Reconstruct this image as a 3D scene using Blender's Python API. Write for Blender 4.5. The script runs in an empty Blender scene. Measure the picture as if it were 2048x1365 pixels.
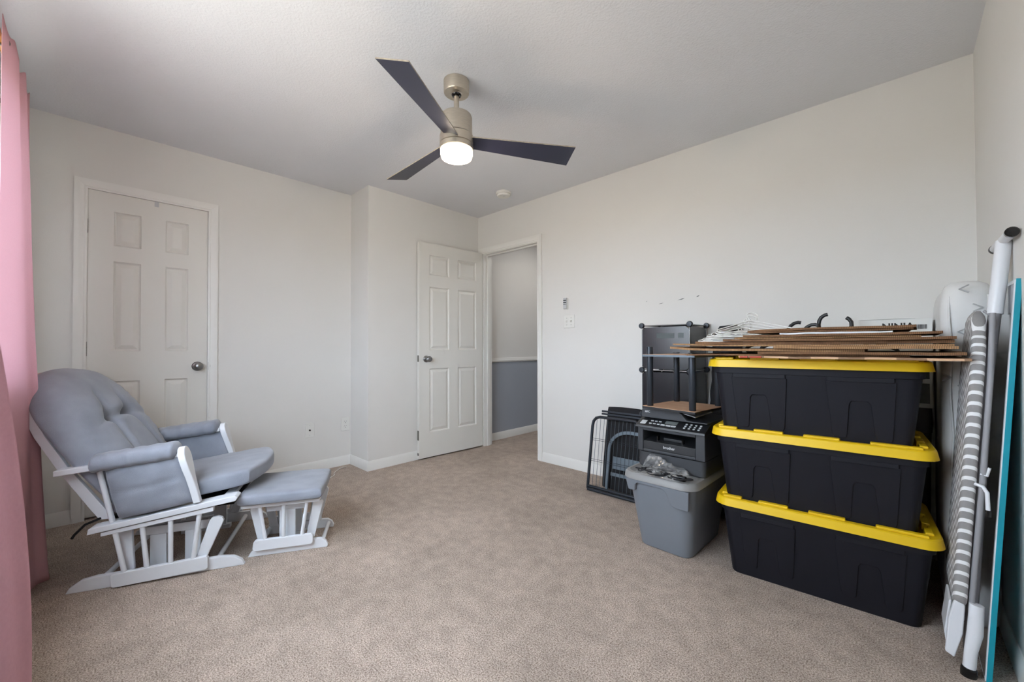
import bpy, bmesh, math, random
from mathutils import Vector, Matrix, noise
random.seed(7)
S = bpy.context.scene
COL = S.collection
PI = math.pi

# ------------------------------------------------------------------ camera
YAW, PITCH, ROLL, CAMH = 0.7641, 0.0135, -0.003, 1.0543
cam = bpy.data.cameras.new('camera'); camo = bpy.data.objects.new('camera', cam); COL.objects.link(camo)
cam.sensor_width = 36.0; cam.lens = 810.2531 / 2048 * 36.0; cam.clip_start = 0.02
fw = Vector((-math.sin(YAW) * math.cos(PITCH), math.cos(YAW) * math.cos(PITCH), math.sin(PITCH)))
rt = Vector((math.cos(YAW), math.sin(YAW), 0)); up = rt.cross(fw)
r2 = rt * math.cos(ROLL) + up * math.sin(ROLL); u2 = -rt * math.sin(ROLL) + up * math.cos(ROLL)
M = Matrix((r2, u2, -fw)).transposed().to_4x4(); M.translation = (0, 0, CAMH)
camo.matrix_world = M
S.camera = camo

# ------------------------------------------------------------------ world, lights, exposure
W = bpy.data.worlds.new('overcast_sky'); S.world = W; W.use_nodes = True
bg = W.node_tree.nodes['Background']; bg.inputs[0].default_value = (0.84, 0.93, 1.0, 1); bg.inputs[1].default_value = 15.6
wn = W.node_tree.nodes; wk = W.node_tree.links                       # overcast sky above, darker ground below the horizon
wt = wn.new('ShaderNodeTexCoord'); wsx = wn.new('ShaderNodeSeparateXYZ'); wr = wn.new('ShaderNodeValToRGB')
wk.new(wt.outputs['Generated'], wsx.inputs[0]); wk.new(wsx.outputs[2], wr.inputs[0])
wr.color_ramp.elements[0].position = 0.0; wr.color_ramp.elements[0].color = (.40, .40, .37, 1)
wr.color_ramp.elements[1].position = .02; wr.color_ramp.elements[1].color = (.78, .90, 1.04, 1)
wk.new(wr.outputs[0], bg.inputs[0])
S.view_settings.view_transform = 'Standard'; S.view_settings.look = 'None'; S.view_settings.gamma = 1
S.view_settings.use_curve_mapping = False; S.view_settings.exposure = 0.0

# room numbers (metres)
XA, XC, XD, YB, YS, YE, H = -3.604, -3.272, 0.266, 2.892, 1.644, -0.31, 2.44
WX0, WX1, WZ0, WZ1 = -2.72, -0.50, 0.92, 2.12          # window opening in the wall behind the camera
pl = bpy.data.lights.new('window_portal', 'AREA'); pl.shape = 'RECTANGLE'; pl.size = WX1 - WX0; pl.size_y = WZ1 - WZ0
pl.cycles.is_portal = True
plo = bpy.data.objects.new('window_portal', pl); COL.objects.link(plo)
plo.location = ((WX0 + WX1) / 2, YE - 0.12, (WZ0 + WZ1) / 2); plo.rotation_euler = (PI / 2, 0, 0)   # looks to +y
plo.rotation_euler = (-PI / 2, 0, 0)
hl = bpy.data.lights.new('hall_fill_light', 'AREA'); hl.size = 0.5; hl.energy = 8; hl.color = (1, .97, .94)  # added unseen fill light for the hall, no fixture belongs to it
hlo = bpy.data.objects.new('hall_fill_light', hl); COL.objects.link(hlo); hlo.location = (-2.5, 3.75, 2.40)

# ------------------------------------------------------------------ materials
def lin(c):
    return tuple(((v / 255) / 12.92 if v / 255 <= .04045 else ((v / 255 + .055) / 1.055) ** 2.4) for v in c)
def mat(name, rgb, rough=.6, metal=0, var=.06, scale=8, bump=0, bscale=200, emit=None, estr=0, spec=.5, rgb2=None, coat=0, trans=0, aniso=None):
    m = bpy.data.materials.new(name); m.use_nodes = True
    nt = m.node_tree; b = nt.nodes['Principled BSDF']
    c = lin(rgb); c2 = lin(rgb2) if rgb2 else tuple(v * (1 - var) for v in c)
    tc = nt.nodes.new('ShaderNodeTexCoord')
    n = nt.nodes.new('ShaderNodeTexNoise'); n.inputs['Scale'].default_value = scale; n.inputs['Detail'].default_value = 4
    mp = nt.nodes.new('ShaderNodeMapping'); nt.links.new(tc.outputs['Object'], mp.inputs[0])
    if aniso: mp.inputs['Scale'].default_value = aniso
    nt.links.new(mp.outputs[0], n.inputs['Vector'])
    r = nt.nodes.new('ShaderNodeValToRGB'); r.color_ramp.elements[0].position = .3; r.color_ramp.elements[1].position = .7
    r.color_ramp.elements[0].color = (*c2, 1); r.color_ramp.elements[1].color = (*c, 1)
    nt.links.new(n.outputs['Fac'], r.inputs[0]); nt.links.new(r.outputs[0], b.inputs['Base Color'])
    b.inputs['Roughness'].default_value = rough; b.inputs['Metallic'].default_value = metal
    b.inputs['Specular IOR Level'].default_value = spec
    if coat: b.inputs['Coat Weight'].default_value = coat
    if trans: b.inputs['Transmission Weight'].default_value = trans
    if bump:
        bn = nt.nodes.new('ShaderNodeTexNoise'); bn.inputs['Scale'].default_value = bscale; bn.inputs['Detail'].default_value = 3
        nt.links.new(mp.outputs[0], bn.inputs['Vector'])
        bp = nt.nodes.new('ShaderNodeBump'); bp.inputs['Strength'].default_value = bump; bp.inputs['Distance'].default_value = .004
        nt.links.new(bn.outputs['Fac'], bp.inputs['Height']); nt.links.new(bp.outputs[0], b.inputs['Normal'])
    if emit:
        b.inputs['Emission Color'].default_value = (*lin(emit), 1); b.inputs['Emission Strength'].default_value = estr
    return m

MT = {}
MT['wall'] = mat('wall_paint', (225, 223, 219), .75, var=.02, scale=3, bump=.10, bscale=260)
MT['ceil'] = mat('ceiling_paint', (226, 227, 231), .85, var=.02, scale=3, bump=.5, bscale=110)
MT['trim'] = mat('trim_paint', (232, 231, 227), .4, var=.02, scale=5)
MT['door'] = mat('door_paint', (226, 224, 218), .42, var=.02, scale=5, bump=.05, bscale=60, aniso=(1, 1, .1))
MT['hallgrey'] = mat('hall_grey_paint', (160, 166, 176), .7, var=.03, scale=3, bump=.1, bscale=260)
MT['dark'] = mat('closet_shade', (30, 28, 26), .9)  # near-black colour stands in for the shade inside the unlit closet
MT['nickel'] = mat('brushed_nickel', (214, 204, 188), .36, 1, var=.12, scale=30, aniso=(1, 1, 12))
MT['steel'] = mat('satin_steel', (150, 150, 150), .3, 1, var=.1)
MT['hinge'] = mat('old_hinge_metal', (120, 118, 112), .45, .9, var=.2)
MT['blade'] = mat('blade_dark_blue', (42, 45, 66), .38, var=.1, scale=12)
MT['bladeedge'] = mat('blade_chipped_edge', (188, 176, 160), .7, var=.4, scale=60)
MT['plastic_w'] = mat('white_plastic', (228, 227, 222), .35, var=.02)
MT['plastic_k'] = mat('black_plastic', (36, 37, 40), .42, var=.15, scale=20)
MT['plastic_k2'] = mat('charcoal_plastic', (58, 60, 64), .45, var=.08, scale=20, bump=.08, bscale=500)
MT['gloss_k'] = mat('gloss_black', (16, 16, 18), .15, var=.1)
MT['greyprint'] = mat('grey_print', (196, 198, 200), .6)
MT['wood_w'] = mat('white_painted_wood', (228, 231, 236), .4, var=.03, scale=6, aniso=(1, 1, 1))
MT['bin_k'] = mat('bin_black', (20, 20, 28), .6, spec=.3, var=.14, scale=5, bump=.06, bscale=400)
MT['bin_y'] = mat('lid_yellow', (232, 192, 14), .45, var=.08, scale=5, bump=.04, bscale=300)
MT['bin_g'] = mat('tote_grey', (118, 123, 131), .5, var=.06, scale=5, bump=.05, bscale=300)
MT['lid_g'] = mat('tote_lid_grey', (140, 139, 138), .5, var=.1, scale=6, bump=.05, bscale=300)
MT['metal_k'] = mat('black_powdercoat', (44, 49, 57), .4, .3, var=.1, scale=20)
MT['metal_gb'] = mat('bluish_grey_metal', (112, 124, 134), .4, .4, var=.1, scale=20)
MT['fab_k'] = mat('black_fabric', (26, 26, 30), .9, var=.25, scale=30, bump=.3, bscale=300)
MT['woodshelf'] = mat('beech_laminate', (205, 165, 132), .5, rgb2=(184, 140, 106), scale=6, aniso=(1, 8, 8))
MT['rodwood'] = mat('golden_brown_rod', (140, 100, 50), .45, var=.2)
MT['white_fab'] = mat('white_cotton', (226, 226, 224), .9, var=.05, scale=12, bump=.25, bscale=35)
MT['arrow'] = mat('grey_arrow_print', (182, 184, 184), .9)
MT['teal'] = mat('teal_edge', (0, 146, 164), .45, var=.05)
MT['mirror'] = mat('mirror_glass', (175, 176, 178), .16, 1, var=.02)
MT['wire_w'] = mat('white_coated_wire', (232, 232, 228), .4)
MT['red'] = mat('red_print', (178, 62, 50), .7)
MT['leather'] = mat('brown_tag', (120, 84, 50), .7)
MT['skin_pink'] = mat('bare_wood', (214, 178, 160), .55)
MT['paper'] = mat('white_carton', (224, 224, 220), .6, var=.03)
MT['ink'] = mat('black_ink', (22, 22, 24), .7)
MT['greypic'] = mat('grey_picture', (120, 124, 122), .6, var=.4, scale=14)
MT['green'] = mat('dark_glass_pic_reflection', (60, 72, 70), .4, var=.5, scale=10)
MT['leg_w'] = mat('white_enamel', (226, 228, 232), .3, var=.04)
MT['leg_g'] = mat('grey_sleeve', (150, 149, 152), .5, var=.06)
MT['sheet_w'] = mat('white_sheet', (238, 239, 242), .5)

def fabric_mat():
    m = mat('grey_blue_velour', (152, 157, 168), .95, rgb2=(136, 141, 152), scale=9, bump=.35, bscale=420)
    b = m.node_tree.nodes['Principled BSDF']; b.inputs['Sheen Weight'].default_value = .35; b.inputs['Sheen Roughness'].default_value = .4
    return m
MT['velour'] = fabric_mat()

def carpet_mat():
    m = bpy.data.materials.new('beige_carpet'); m.use_nodes = True; nt = m.node_tree; b = nt.nodes['Principled BSDF']
    tc = nt.nodes.new('ShaderNodeTexCoord')
    def nz(scale, det=2):
        n = nt.nodes.new('ShaderNodeTexNoise'); n.inputs['Scale'].default_value = scale; n.inputs['Detail'].default_value = det
        nt.links.new(tc.outputs['Object'], n.inputs['Vector']); return n
    fine, mid, big = nz(205, 4), nz(16, 3), nz(2.2, 4)
    r = nt.nodes.new('ShaderNodeValToRGB'); e = r.color_ramp.elements
    e[0].position = .34; e[0].color = (*lin((136, 119, 107)), 1); e[1].position = .64; e[1].color = (*lin((216, 200, 187)), 1)
    nt.links.new(fine.outputs['Fac'], r.inputs[0])
    def mul(a, fac, n, lo, hi):
        rr = nt.nodes.new('ShaderNodeMapRange'); rr.inputs[1].default_value = .35; rr.inputs[2].default_value = .65
        rr.inputs[3].default_value = lo; rr.inputs[4].default_value = hi
        nt.links.new(n.outputs['Fac'], rr.inputs[0])
        mx = nt.nodes.new('ShaderNodeMix'); mx.data_type = 'RGBA'; mx.blend_type = 'MULTIPLY'; mx.inputs[0].default_value = 1
        nt.links.new(a, mx.inputs[6]); nt.links.new(rr.outputs[0], mx.inputs[7]); return mx.outputs[2]
    o = mul(r.outputs[0], 1, mid, .86, 1.03); o = mul(o, 1, big, .86, 1.05)
    nt.links.new(o, b.inputs['Base Color']); b.inputs['Roughness'].default_value = 1; b.inputs['Specular IOR Level'].default_value = .1
    vo = nz(230, 3)
    ad = nt.nodes.new('ShaderNodeMath'); ad.operation = 'ADD'; nt.links.new(vo.outputs['Fac'], ad.inputs[0]); nt.links.new(mid.outputs['Fac'], ad.inputs[1])
    bp = nt.nodes.new('ShaderNodeBump'); bp.inputs['Strength'].default_value = .6; bp.inputs['Distance'].default_value = .006
    nt.links.new(ad.outputs[0], bp.inputs['Height']); nt.links.new(bp.outputs[0], b.inputs['Normal'])
    return m
MT['carpet'] = carpet_mat()

def curtain_mat():
    m = bpy.data.materials.new('pink_curtain_cloth'); m.use_nodes = True; nt = m.node_tree
    for n in list(nt.nodes):
        if n.type != 'OUTPUT_MATERIAL': nt.nodes.remove(n)
    out = [n for n in nt.nodes if n.type == 'OUTPUT_MATERIAL'][0]
    d = nt.nodes.new('ShaderNodeBsdfDiffuse'); t = nt.nodes.new('ShaderNodeBsdfTranslucent'); mx = nt.nodes.new('ShaderNodeMixShader')
    tc = nt.nodes.new('ShaderNodeTexCoord'); n = nt.nodes.new('ShaderNodeTexNoise'); n.inputs['Scale'].default_value = 300
    nt.links.new(tc.outputs['Object'], n.inputs['Vector'])
    r = nt.nodes.new('ShaderNodeValToRGB'); r.color_ramp.elements[0].color = (*lin((204, 154, 160)), 1); r.color_ramp.elements[1].color = (*lin((222, 178, 182)), 1)
    nt.links.new(n.outputs['Fac'], r.inputs[0]); nt.links.new(r.outputs[0], d.inputs[0]); t.inputs[0].default_value = (*lin((226, 204, 212)), 1)
    mx.inputs[0].default_value = .34
    nt.links.new(d.outputs[0], mx.inputs[1]); nt.links.new(t.outputs[0], mx.inputs[2]); nt.links.new(mx.outputs[0], out.inputs[0])
    return m
MT['curtain'] = curtain_mat()

def card_mat(name, rgb, rgb2, freq=1150):
    """cardboard: plain kraft faces, fluted look on the cut edge through a fine wave"""
    m = mat(name, rgb, .85, rgb2=rgb2, scale=14, bump=.15, bscale=120)
    nt = m.node_tree; b = nt.nodes['Principled BSDF']
    src = b.inputs['Base Color'].links[0].from_socket
    tc = nt.nodes.new('ShaderNodeTexCoord'); sp = nt.nodes.new('ShaderNodeSeparateXYZ'); nt.links.new(tc.outputs['Object'], sp.inputs[0])
    g = nt.nodes.new('ShaderNodeNewGeometry'); sn = nt.nodes.new('ShaderNodeSeparateXYZ'); nt.links.new(g.outputs['True Normal'], sn.inputs[0])
    def math_(op, a, bb):
        k = nt.nodes.new('ShaderNodeMath'); k.operation = op
        for i, v in enumerate((a, bb)):
            if v is None: continue
            if isinstance(v, (int, float)): k.inputs[i].default_value = v
            else: nt.links.new(v, k.inputs[i])
        return k.outputs[0]
    s = math_('SINE', math_('MULTIPLY', sp.outputs[0], freq), None)
    edge = math_('LESS_THAN', math_('ABSOLUTE', sn.outputs[2], None), .5)
    f = math_('MULTIPLY', math_('GREATER_THAN', s, .1), edge)
    mx = nt.nodes.new('ShaderNodeMix'); mx.data_type = 'RGBA'; nt.links.new(math_('MULTIPLY', f, .62), mx.inputs[0])
    nt.links.new(src, mx.inputs[6]); mx.inputs[7].default_value = (*lin((66, 44, 28)), 1)
    nt.links.new(mx.outputs[2], b.inputs['Base Color'])
    return m
MT['card_a'] = card_mat('kraft_card', (182, 142, 100), (158, 118, 78))
MT['card_b'] = card_mat('brown_card', (140, 102, 68), (112, 78, 50), 1300)
MT['card_c'] = card_mat('pale_card', (208, 172, 138), (194, 154, 118), 40)

def ironing_mat(name, ca, cb):
    m = bpy.data.materials.new(name); m.use_nodes = True; nt = m.node_tree; b = nt.nodes['Principled BSDF']
    tc = nt.nodes.new('ShaderNodeTexCoord'); sp = nt.nodes.new('ShaderNodeSeparateXYZ'); nt.links.new(tc.outputs['Object'], sp.inputs[0])
    def k(op, a, bb=None):
        n = nt.nodes.new('ShaderNodeMath'); n.operation = op
        for i, v in enumerate((a, bb)):
            if v is None: continue
            if isinstance(v, (int, float)): n.inputs[i].default_value = v
            else: nt.links.new(v, n.inputs[i])
        return n.outputs[0]
    zig = k('PINGPONG', k('ADD', sp.outputs[1], .0), .045)          # chevrons across the width
    f = k('FRACT', k('ADD', k('MULTIPLY', k('ADD', sp.outputs[2], zig), 1 / .0345), .45))
    g = k('GREATER_THAN', f, .66)
    n = nt.nodes.new('ShaderNodeTexNoise'); n.inputs['Scale'].default_value = 250; nt.links.new(tc.outputs['Object'], n.inputs['Vector'])
    mx = nt.nodes.new('ShaderNodeMix'); mx.data_type = 'RGBA'; nt.links.new(g, mx.inputs[0])
    r = nt.nodes.new('ShaderNodeValToRGB'); r.color_ramp.elements[0].color = (*[v * .85 for v in lin(ca)], 1); r.color_ramp.elements[1].color = (*lin(ca), 1)
    nt.links.new(n.outputs['Fac'], r.inputs[0]); nt.links.new(r.outputs[0], mx.inputs[6]); mx.inputs[7].default_value = (*lin(cb), 1)
    nt.links.new(mx.outputs[2], b.inputs['Base Color']); b.inputs['Roughness'].default_value = .8
    return m
MT['iron'] = ironing_mat('grey_white_chevron_cover', (150, 147, 146), (232, 232, 232))

def bag_mat():
    m = bpy.data.materials.new('clear_plastic_film'); m.use_nodes = True; nt = m.node_tree
    for n in list(nt.nodes):
        if n.type != 'OUTPUT_MATERIAL': nt.nodes.remove(n)
    out = [n for n in nt.nodes if n.type == 'OUTPUT_MATERIAL'][0]
    t = nt.nodes.new('ShaderNodeBsdfTransparent'); g = nt.nodes.new('ShaderNodeBsdfGlossy'); g.inputs['Roughness'].default_value = .12
    d = nt.nodes.new('ShaderNodeBsdfDiffuse'); d.inputs[0].default_value = (.75, .78, .8, 1)
    a = nt.nodes.new('ShaderNodeMixShader'); a.inputs[0].default_value = .45
    c = nt.nodes.new('ShaderNodeMixShader')
    n = nt.nodes.new('ShaderNodeTexNoise'); n.inputs['Scale'].default_value = 38; n.inputs['Detail'].default_value = 3
    tc = nt.nodes.new('ShaderNodeTexCoord'); nt.links.new(tc.outputs['Object'], n.inputs['Vector'])
    r = nt.nodes.new('ShaderNodeMapRange'); r.inputs[1].default_value = .4; r.inputs[2].default_value = .7; r.inputs[3].default_value = .12; r.inputs[4].default_value = .5
    nt.links.new(n.outputs['Fac'], r.inputs[0]); nt.links.new(r.outputs[0], c.inputs[0])
    nt.links.new(g.outputs[0], a.inputs[1]); nt.links.new(d.outputs[0], a.inputs[2])
    nt.links.new(t.outputs[0], c.inputs[1]); nt.links.new(a.outputs[0], c.inputs[2]); nt.links.new(c.outputs[0], out.inputs[0])
    return m
MT['film'] = bag_mat()
MT['smoke_pl'] = mat('smoky_black_plastic', (34, 34, 38), .22, var=.1, scale=6)
MT['globe'] = mat('frosted_glass_lit', (255, 250, 240), .4, emit=(255, 232, 200), estr=9)
def win_glass():
    m = bpy.data.materials.new('window_glass'); m.use_nodes = True; nt = m.node_tree
    for n in list(nt.nodes):
        if n.type != 'OUTPUT_MATERIAL': nt.nodes.remove(n)
    out = [n for n in nt.nodes if n.type == 'OUTPUT_MATERIAL'][0]
    t = nt.nodes.new('ShaderNodeBsdfTransparent'); g = nt.nodes.new('ShaderNodeBsdfGlossy'); g.inputs['Roughness'].default_value = .02
    x = nt.nodes.new('ShaderNodeMixShader'); x.inputs[0].default_value = .06
    nt.links.new(t.outputs[0], x.inputs[1]); nt.links.new(g.outputs[0], x.inputs[2]); nt.links.new(x.outputs[0], out.inputs[0]); return m
MT['pane'] = win_glass()

# ------------------------------------------------------------------ mesh helpers
class MB:
    def __init__(s): s.v = []; s.f = []; s.m = []
    def add(s, vs, fs, mi=0):
        o = len(s.v); s.v += [tuple(p) for p in vs]; s.f += [tuple(i + o for i in f) for f in fs]; s.m += [mi] * len(fs); return s
    def box(s, x0, x1, y0, y1, z0, z1, mi=0):
        v = [(x, y, z) for z in (z0, z1) for y in (y0, y1) for x in (x0, x1)]
        return s.add(v, [(0, 2, 3, 1), (4, 5, 7, 6), (0, 1, 5, 4), (2, 6, 7, 3), (0, 4, 6, 2), (1, 3, 7, 5)], mi)
    def hexa(s, v, mi=0):   # 8 points, bottom 4 (ccw), top 4
        return s.add(v, [(3, 2, 1, 0), (4, 5, 6, 7), (0, 1, 5, 4), (1, 2, 6, 5), (2, 3, 7, 6), (3, 0, 4, 7)], mi)
    def prism(s, pts, fn, d0, d1, mi=0):   # 2D outline extruded: fn(a,b,d)->xyz
        n = len(pts); v = [fn(a, b, d0) for a, b in pts] + [fn(a, b, d1) for a, b in pts]
        f = [tuple(range(n - 1, -1, -1)), tuple(range(n, 2 * n))] + [(i, (i + 1) % n, n + (i + 1) % n, n + i) for i in range(n)]
        return s.add(v, f, mi)
    def tube(s, path, r, n=10, mi=0, closed=False, caps=True, taper=None):
        P = [Vector(p) for p in path]; m = len(P); rings = []
        nrm = None
        for i, p in enumerate(P):
            if closed: t = P[(i + 1) % m] - P[i - 1]
            else: t = P[min(i + 1, m - 1)] - P[max(i - 1, 0)]
            t.normalize()
            if nrm is None: nrm = t.orthogonal().normalized()
            else:
                nrm = nrm - t * nrm.dot(t)
                nrm = nrm.normalized() if nrm.length > 1e-6 else t.orthogonal().normalized()
            b = t.cross(nrm); rr = r if taper is None else r * taper[i]
            rings.append([p + (nrm * math.cos(2 * PI * k / n) + b * math.sin(2 * PI * k / n)) * rr for k in range(n)])
        v = [q for g in rings for q in g]; f = []
        for i in range(m if closed else m - 1):
            for k in range(n):
                j = (i + 1) % m
                f.append((i * n + k, i * n + (k + 1) % n, j * n + (k + 1) % n, j * n + k))
        if caps and not closed: f += [tuple(range(n - 1, -1, -1)), tuple((m - 1) * n + k for k in range(n))]
        return s.add(v, f, mi)
    def lathe(s, prof, c=(0, 0, 0), axis='z', n=32, mi=0):
        c = Vector(c); v = []; f = []
        for (r, h) in prof:
            for k in range(n):
                a = 2 * PI * k / n; x, y = r * math.cos(a), r * math.sin(a)
                q = {'z': (x, y, h), 'x': (h, x, y), 'y': (y, h, x)}[axis]; v.append(c + Vector(q))
        m = len(prof)
        for i in range(m - 1):
            for k in range(n): f.append((i * n + k, i * n + (k + 1) % n, (i + 1) * n + (k + 1) % n, (i + 1) * n + k))
        f += [tuple(range(n - 1, -1, -1)), tuple((m - 1) * n + k for k in range(n))]
        return s.add(v, f, mi)
    def grid(s, fn, nu, nv, mi=0, cu=False):
        v = [fn(i / (nu if cu else nu - 1), j / (nv - 1)) for j in range(nv) for i in range(nu)]
        f = [(j * nu + i, j * nu + (i + 1) % nu, (j + 1) * nu + (i + 1) % nu, (j + 1) * nu + i) for j in range(nv - 1) for i in range(nu if cu else nu - 1)]
        return s.add(v, f, mi)
    def obj(s, name, mats, parent=None, smooth=None, bevel=0, seg=2, loc=None, rot=None, ang=35):
        me = bpy.data.meshes.new(name); me.from_pydata(s.v, [], s.f)
        if not isinstance(mats, (list, tuple)): mats = [mats]
        for m in mats: me.materials.append(MT[m] if isinstance(m, str) else m)
        for p, mi in zip(me.polygons, s.m): p.material_index = mi
        bm = bmesh.new(); bm.from_mesh(me); bmesh.ops.recalc_face_normals(bm, faces=bm.faces[:]); bm.to_mesh(me); bm.free()
        me.update()
        if smooth is not None or bevel:
            for p in me.polygons: p.use_smooth = True
            a = math.radians(smooth if smooth else ang)
            if a < PI * .99: me.set_sharp_from_angle(angle=a)
        o = bpy.data.objects.new(name, me); COL.objects.link(o)
        if parent: o.parent = parent
        if loc: o.location = loc
        if rot: o.rotation_euler = rot
        if bevel:
            b = o.modifiers.new('bevel', 'BEVEL'); b.width = bevel; b.segments = seg; b.limit_method = 'ANGLE'; b.angle_limit = math.radians(ang)
            b.harden_normals = True
        return o

def tag(o, label, cat, group=None):
    o['label'] = label; o['category'] = cat
    if group: o['group'] = group
    return o
def thing(name, label, cat, loc=(0, 0, 0), rot=(0, 0, 0), group=None):
    o = bpy.data.objects.new(name, None); COL.objects.link(o); o.location = loc; o.rotation_euler = rot; o.empty_display_size = .05
    return tag(o, label, cat, group)
def struct(o): o['kind'] = 'structure'; return o

def rrect(w, d, r, n=6):
    pts = []
    for cx, cy, a0 in ((w / 2 - r, d / 2 - r, 0), (-w / 2 + r, d / 2 - r, PI / 2), (-w / 2 + r, -d / 2 + r, PI), (w / 2 - r, -d / 2 + r, 1.5 * PI)):
        for k in range(n + 1):
            a = a0 + PI / 2 * k / n; pts.append((cx + r * math.cos(a), cy + r * math.sin(a)))
    return pts
def loft(mb, loops, mi=0, cap0=True, cap1=True):
    n = len(loops[0]); v = [p for L in loops for p in L]; f = []
    for i in range(len(loops) - 1):
        for k in range(n): f.append((i * n + k, i * n + (k + 1) % n, (i + 1) * n + (k + 1) % n, (i + 1) * n + k))
    if cap0: f.append(tuple(range(n - 1, -1, -1)))
    if cap1: f.append(tuple((len(loops) - 1) * n + k for k in range(n)))
    return mb.add(v, f, mi)
def text_obj(body, size, depth, mat_, parent, matrix, name='lettering', bold=0):
    cu = bpy.data.curves.new(name, 'FONT'); cu.body = body; cu.size = size; cu.extrude = depth; cu.align_x = 'CENTER'; cu.align_y = 'CENTER'; cu.offset = bold
    t = bpy.data.objects.new(name, cu); COL.objects.link(t)
    bpy.context.view_layer.update()
    me = bpy.data.meshes.new_from_object(t.evaluated_get(bpy.context.evaluated_depsgraph_get()))
    bpy.data.objects.remove(t); me.materials.clear(); me.materials.append(MT[mat_])
    o = bpy.data.objects.new(name, me); COL.objects.link(o); o.parent = parent; o.matrix_local = matrix
    return o
def axes_mat(x, y, z, loc):
    m = Matrix((Vector(x), Vector(y), Vector(z))).transposed().to_4x4(); m.translation = loc; return m

def pillow(mb, a, b, T, c, frame, N=28, p=4, q=2.2, extra=None, back=1.0, mi=0, shape=None):
    """closed cushion: frame(x,y,h)->xyz ; a,b half sizes, T half thickness; c roundness of the outline"""
    idx = {}; v = []; f = []
    def key(i, j, side):
        if i in (0, N) or j in (0, N): side = 0
        return (i, j, side)
    for side in (1, -1):
        for j in range(N + 1):
            for i in range(N + 1):
                k = key(i, j, side)
                if k in idx: continue
                s_ = math.sin((2 * i / N - 1) * PI / 2); t_ = math.sin((2 * j / N - 1) * PI / 2)
                cc = c(s_, t_) if callable(c) else c
                x = a * s_ * math.sqrt(max(0, 1 - cc * t_ * t_ / 2)); y = b * t_ * math.sqrt(max(0, 1 - cc * s_ * s_ / 2))
                h = T * (max(0, 1 - abs(s_) ** p) * max(0, 1 - abs(t_) ** p)) ** (1 / q)
                h = h * side if side > 0 else -h * back
                if k[2] == 0: h = 0
                if shape: x, y = shape(x, y)
                if extra and k[2] > 0: h += extra(s_, t_, x, y)
                idx[k] = len(v); v.append(frame(x, y, h))
    for side in (1, -1):
        for j in range(N):
            for i in range(N):
                q4 = [idx[key(i, j, side)], idx[key(i + 1, j, side)], idx[key(i + 1, j + 1, side)], idx[key(i, j + 1, side)]]
                f.append(tuple(q4 if side > 0 else q4[::-1]))
    return mb.add(v, f, mi)

# ================================================================== THE ROOM
T = .115
# floor: room and hall carpet
struct(MB().box(XA - .3, XD + .12, YE - .2, 5.3, -.08, 0).obj('floor', 'carpet'))
struct(MB().box(XA - .3, XD + .12, YE - .2, 5.3, H, H + .08).obj('ceiling', 'ceil'))
# wall with the closet door (x = XA), opening for door_1
D1Y0, D1Y1, D1Z = -.019, .595, 2.043
m = MB().box(XA - T, XA, YE - .2, D1Y0, 0, H).box(XA - T, XA, D1Y1, YS, 0, H).box(XA - T, XA, D1Y0, D1Y1, D1Z, H)
m.box(XA - T - .06, XA - T, D1Y0 - .05, D1Y1 + .05, 0, D1Z + .05, 1)  # backing panel coloured as closet shade, shows through the door gaps
wl = struct(m.obj('wall_left', ['wall', 'dark']))
m = MB().box(XA - T, XC, YS, YS + T, 0, H).box(XC - T, XC, YS + T, YB, 0, H)
struct(m.obj('wall_jog', ['wall']))
# wall with the open doorway (y = YB)
D2X0, D2X1, D2Z = -3.199, -2.431, 2.043
m = MB().box(XC - T, D2X0, YB, YB + T, 0, H).box(D2X1, XD + .12, YB, YB + T, 0, H).box(D2X0, D2X1, YB, YB + T, D2Z, H)
wb = struct(m.obj('wall_back', 'wall'))
struct(MB().box(XD, XD + T, YE - .2, YB, 0, H).obj('wall_right', 'wall'))
m = MB().box(XA, WX0, YE - T, YE, 0, H).box(WX1, XD, YE - T, YE, 0, H).box(WX0, WX1, YE - T, YE, 0, WZ0).box(WX0, WX1, YE - T, YE, WZ1, H)
struct(m.obj('wall_window', 'wall'))
# window in the wall behind the camera
m = MB()
for (a, b, c, d) in ((WX0, WX0 + .04, WZ0, WZ1), (WX1 - .04, WX1, WZ0, WZ1), (WX0 + .04, WX1 - .04, WZ0, WZ0 + .04), (WX0 + .04, WX1 - .04, WZ1 - .04, WZ1), (-1.48, -1.44, WZ0 + .04, WZ1 - .04)):
    m.box(a, b, YE - .10, YE - .06, c, d)
w1 = struct(m.obj('window_1', 'trim'))
for (a, b) in ((WX0 + .04, -1.48), (-1.44, WX1 - .04)):
    MB().box(a, b, YE - .082, YE - .078, WZ0 + .04, WZ1 - .04).obj('pane', 'pane', w1)
MB().box(WX0 - .04, WX1 + .04, YE - .02, YE + .05, WZ0 - .02, WZ0).obj('window_sill', 'trim', w1)
# hall
HX = -3.305
m = MB().box(HX - T, HX, YB + T, 5.3, .9, H, 0).box(HX - T, HX, YB + T, 5.3, 0, .9, 1)
struct(m.obj('wall_hall', ['wall', 'hallgrey']))
struct(MB().box(HX, XD + .12, 5.18, 5.3, 0, H).box(XD, XD + .12, YB + T, 5.18, 0, H).obj('wall_hall_end', 'wall'))
struct(MB().prism([(0, 0), (.016, .006), (.02, .02), (.012, .034), (.012, .044), (0, .05)], lambda a, b, d: (HX + a, d, .875 + b), YB + T, 5.18).obj('trim_5', 'trim', smooth=40))

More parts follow.
